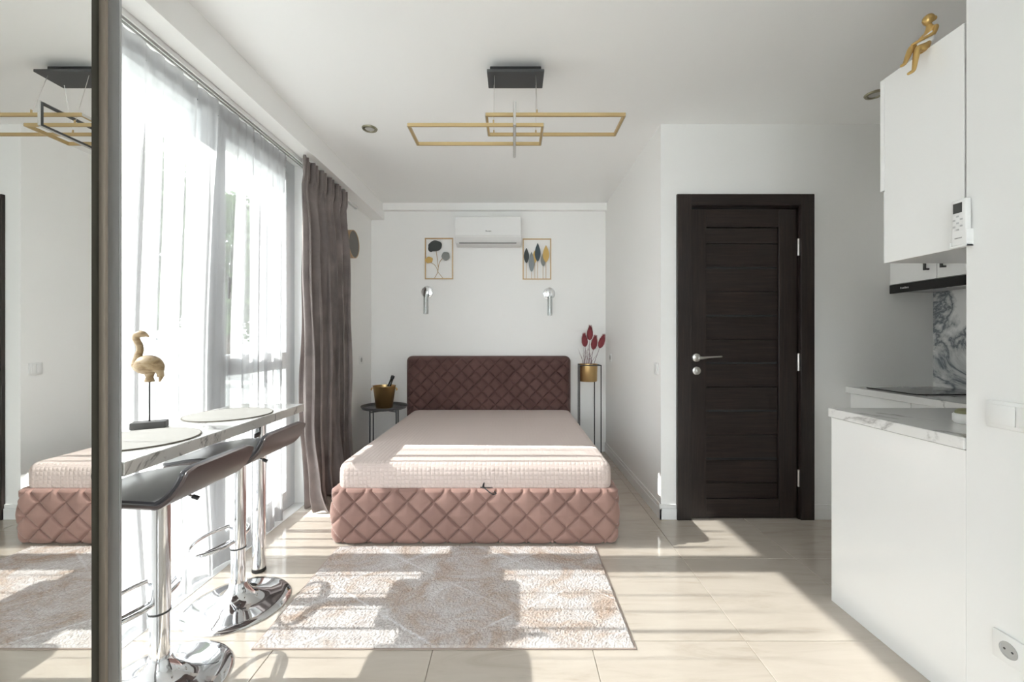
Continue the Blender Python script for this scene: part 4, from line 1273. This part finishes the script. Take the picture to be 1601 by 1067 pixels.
for nm, z, xa, xb, ya, yb in (('lower', 2.213, at(637, 0, 2.02).x, at(850, 0, 2.02).x, 2.02, 2.215), ('upper', 2.263, at(759, 0, 2.02).x, at(978, 0, 2.02).x, 2.02, 2.215)):
    bm, bi = rect_frame(nm, True, z, xa + .006, xb - .006, ya, yb, .010, .016, None, None)
    fr_ = obj('gold_frame', bm, MAT['gold_lamp'], pd)
    bi.free()
    for x, s in ((xa, -1), (xb, 1)):
        bi = BM(); box(bi, min(x + s * .0, x + s * .002), max(x, x + s * .002), ya - .004, yb + .004, z - .007, z + .007)
        obj('light_strip', bi, MAT['diffuser'], fr_)
XC = at(804.5, 0, 2.0).x
bm = BM()
C0, C1, CZ0, CZ1 = 1.965, 2.30, 2.185, 2.290
sqbar(bm, (XC, C0, CZ0), (XC, C1, CZ0), .014, .010); sqbar(bm, (XC, C0, CZ1), (XC, C1, CZ1), .014, .010)
sqbar(bm, (XC, C0, CZ0 - .005), (XC, C0, CZ1 + .005), .014, .010); sqbar(bm, (XC, C1, CZ0 - .005), (XC, C1, CZ1 + .005), .014, .010)
cf = obj('black_frame', bm, MAT['charcoal'], pd)
for q in ((C0 - .009, C0 - .0055, CZ0 - .005, CZ1 + .005), (C1 + .0055, C1 + .009, CZ0 - .005, CZ1 + .005), (C0 - .005, C1 + .005, CZ0 - .0085, CZ0 - .0055), (C0 - .005, C1 + .005, CZ1 + .0055, CZ1 + .0085)):
    bm = BM(); box(bm, XC - .006, XC + .006, *q); obj('light_strip', bm, MAT['diffuser'], cf)
for x, y, z in ((at(772, 0, 2.05).x, 2.02, 2.213), (at(772, 0, 2.2).x, 2.215, 2.263), (at(839, 0, 2.05).x, 2.02, 2.263), (at(838, 0, 2.2).x, 2.215, 2.263)):
    bm = BM(); rod(bm, (x * .98 + PX_ * .02, 2.09 if y < 2.1 else 2.17, H - .062), (x, y, z + .006), .0013, 6); cb = obj('cable', bm, MAT['nickel'], pd)
    bm = BM(); rod(bm, (x, y, z + .007), (x, y, z + .024), .004, 10); obj('cable_grip', bm, MAT['gold_lamp'], cb)
def downlight(px, py, label):
    c = Vector(((px - CX) * (H - CAMZ) / (CY - py), FPX * (H - CAMZ) / (CY - py), H))
    t = thing('downlight', label, 'downlight', (c.x, c.y, H), 'recessed ceiling downlights')
    bm = BM(); lathe(bm, [(.030, -.002), (.034, -.010), (.046, -.008), (.050, -.0005), (.030, -.0005)], 40, (c.x, c.y, H)); obj('ring', bm, MAT['nickel_dark'], t, 40)
    bm = BM(); lathe(bm, [(0, -.0012), (.0295, -.0012), (.0295, -.004), (0, -.006)], 32, (c.x, c.y, H)); obj('lamp_lens', bm, MAT['diffuser'], t, 40)
MAT['nickel_dark'] = mat('aged_brass', (0.30, 0.28, 0.20), 0.35, 0.8)
downlight(578, 201, 'brass downlight in the ceiling near the taupe drape')
downlight(1368, 147, 'brass downlight in the ceiling beside the white wall cabinet')

# ------------------------------------------------------------------ gold figurine on the wall cabinet
fig = thing('seated_figurine', 'gold figurine of a seated woman in white on cabinet edge', 'figurine', (XK, 1.43, ZC1))
def skin(name, verts, edges, radii, material, parent, root=0):
    off = parent.location if parent.parent is None else parent.location + parent.parent.location
    me = bpy.data.meshes.new(name)
    me.from_pydata([Vector(v) - off for v in verts], edges, [])
    o = bpy.data.objects.new(name, me); COL.objects.link(o); o.parent = parent
    me.materials.append(material)
    mod = o.modifiers.new('skin', 'SKIN'); mod.use_smooth_shade = True
    for i, r in enumerate(radii):
        d = me.skin_vertices[0].data[i]
        d.radius = (r, r) if not isinstance(r, tuple) else r
        d.use_root = (i == root)
    s = o.modifiers.new('sub', 'SUBSURF'); s.levels = 2; s.render_levels = 2
    return o
yF = 1.435
V, E, Rr = [], [], []
def add(p, r, link=None):
    V.append(p); Rr.append(r * 1.35)
    if link is not None:
        E.append((link, len(V) - 1))
    return len(V) - 1
zs = ZC1 + .013
pel = add((1.428, yF, zs), .0120)
wai = add((1.436, yF, zs + .024), .0090, pel)
che = add((1.444, yF, zs + .050), .0105, wai)
nec = add((1.443, yF, zs + .072), .0065, che)
hea0 = add((1.439, yF, zs + .086), .0070, nec)
for s in (-1, 1):
    sh = add((1.449, yF + s * .018, zs + .062), .0062, che)
    el = add((1.436 if s < 0 else 1.425, yF + s * .023, zs + .036), .0046, sh)
    wr_ = add((1.405, yF + s * .010, zs + .022), .0036, el)
    ha = add((1.390, yF + s * .003, zs + .014), .0042, wr_)
    add((1.380, yF + s * .002, zs + .010), .0024, ha)
    hip = add((1.420, yF + s * .010, zs - .003), .0115, pel)
    if s < 0:                                              # near leg hangs straight
        kn = add((1.388, yF - .012, zs - .010), .0085, hip)
        an = add((1.378, yF - .010, zs - .085), .0048, kn)
        add((1.356, yF - .010, zs - .098), .0036, an)
    else:                                                  # far leg crossed and stretched forward
        kn = add((1.384, yF + .004, zs + .006), .0085, hip)
        an = add((1.350, yF - .006, zs - .060), .0046, kn)
        add((1.334, yF - .008, zs - .070), .0034, an)
skin('body', V, E, Rr, MAT['statue_gold'], fig)
hc_ = Vector((1.436, yF, zs + .095))
bm = BM()
bmesh.ops.create_uvsphere(bm, u_segments=24, v_segments=18, radius=1.0)
for v in bm.verts:
    x, y, z = v.co
    jaw = 1 - .25 * max(0, -z)
    p = Vector((x * .0165 * jaw, y * .0140 * jaw, z * .0185))
    if x < -.75 and -.35 < z < .25 and abs(y) < .35:       # nose
        p.x -= .0022 * (1 - abs(y) / .35)
    if x < -.6 and -.62 < z < -.45 and abs(y) < .4:        # lips
        p.x -= .0008
    if x < -.6 and .08 < z < .35 and .25 < abs(y) < .6:    # eye sockets
        p.x += .0010
    v.co = p + hc_
hd_ = obj('head', bm, MAT['statue_gold'], fig, 60)
for s in (-1, 1):
    bm = BM(); lathe(bm, [(0, -.0012), (.0026, -.0008), (.0026, .0008), (0, .0012)], 12, hc_ + Vector((.001, s * .0143, -.001)), Matrix.Rotation(PI / 2, 4, 'X')); obj('ear', bm, MAT['statue_gold'], hd_, 60)
bm = BM(); bmesh.ops.create_uvsphere(bm, u_segments=20, v_segments=14, radius=1.0)
for v in list(bm.verts):
    x, y, z = v.co
    v.co = Vector((x * .0160 + .0040, y * .0155, z * .0170 + .0050)) + hc_
bmesh.ops.create_uvsphere(bm, u_segments=14, v_segments=10, radius=.0085, matrix=Matrix.Translation(hc_ + Vector((.0215, 0, .008))))
obj('hair', bm, MAT['statue_gold'], fig, 60)
V, E, Rr = [], [], []
p0 = add((1.428, yF, zs + .002), .0150); p1 = add((1.437, yF, zs + .024), .0128, p0); p2 = add((1.4445, yF, zs + .049), .0138, p1)
p3 = add((1.400, yF + .004, zs + .0035), .0125, p0); p4 = add((1.392, yF + .004, zs + .002), .010, p3)
for s in (-1, 1):
    add((1.446, yF + s * .011, zs + .062), .0045, p2)
skin('dress', V, E, Rr, MAT['statue_white'], fig)
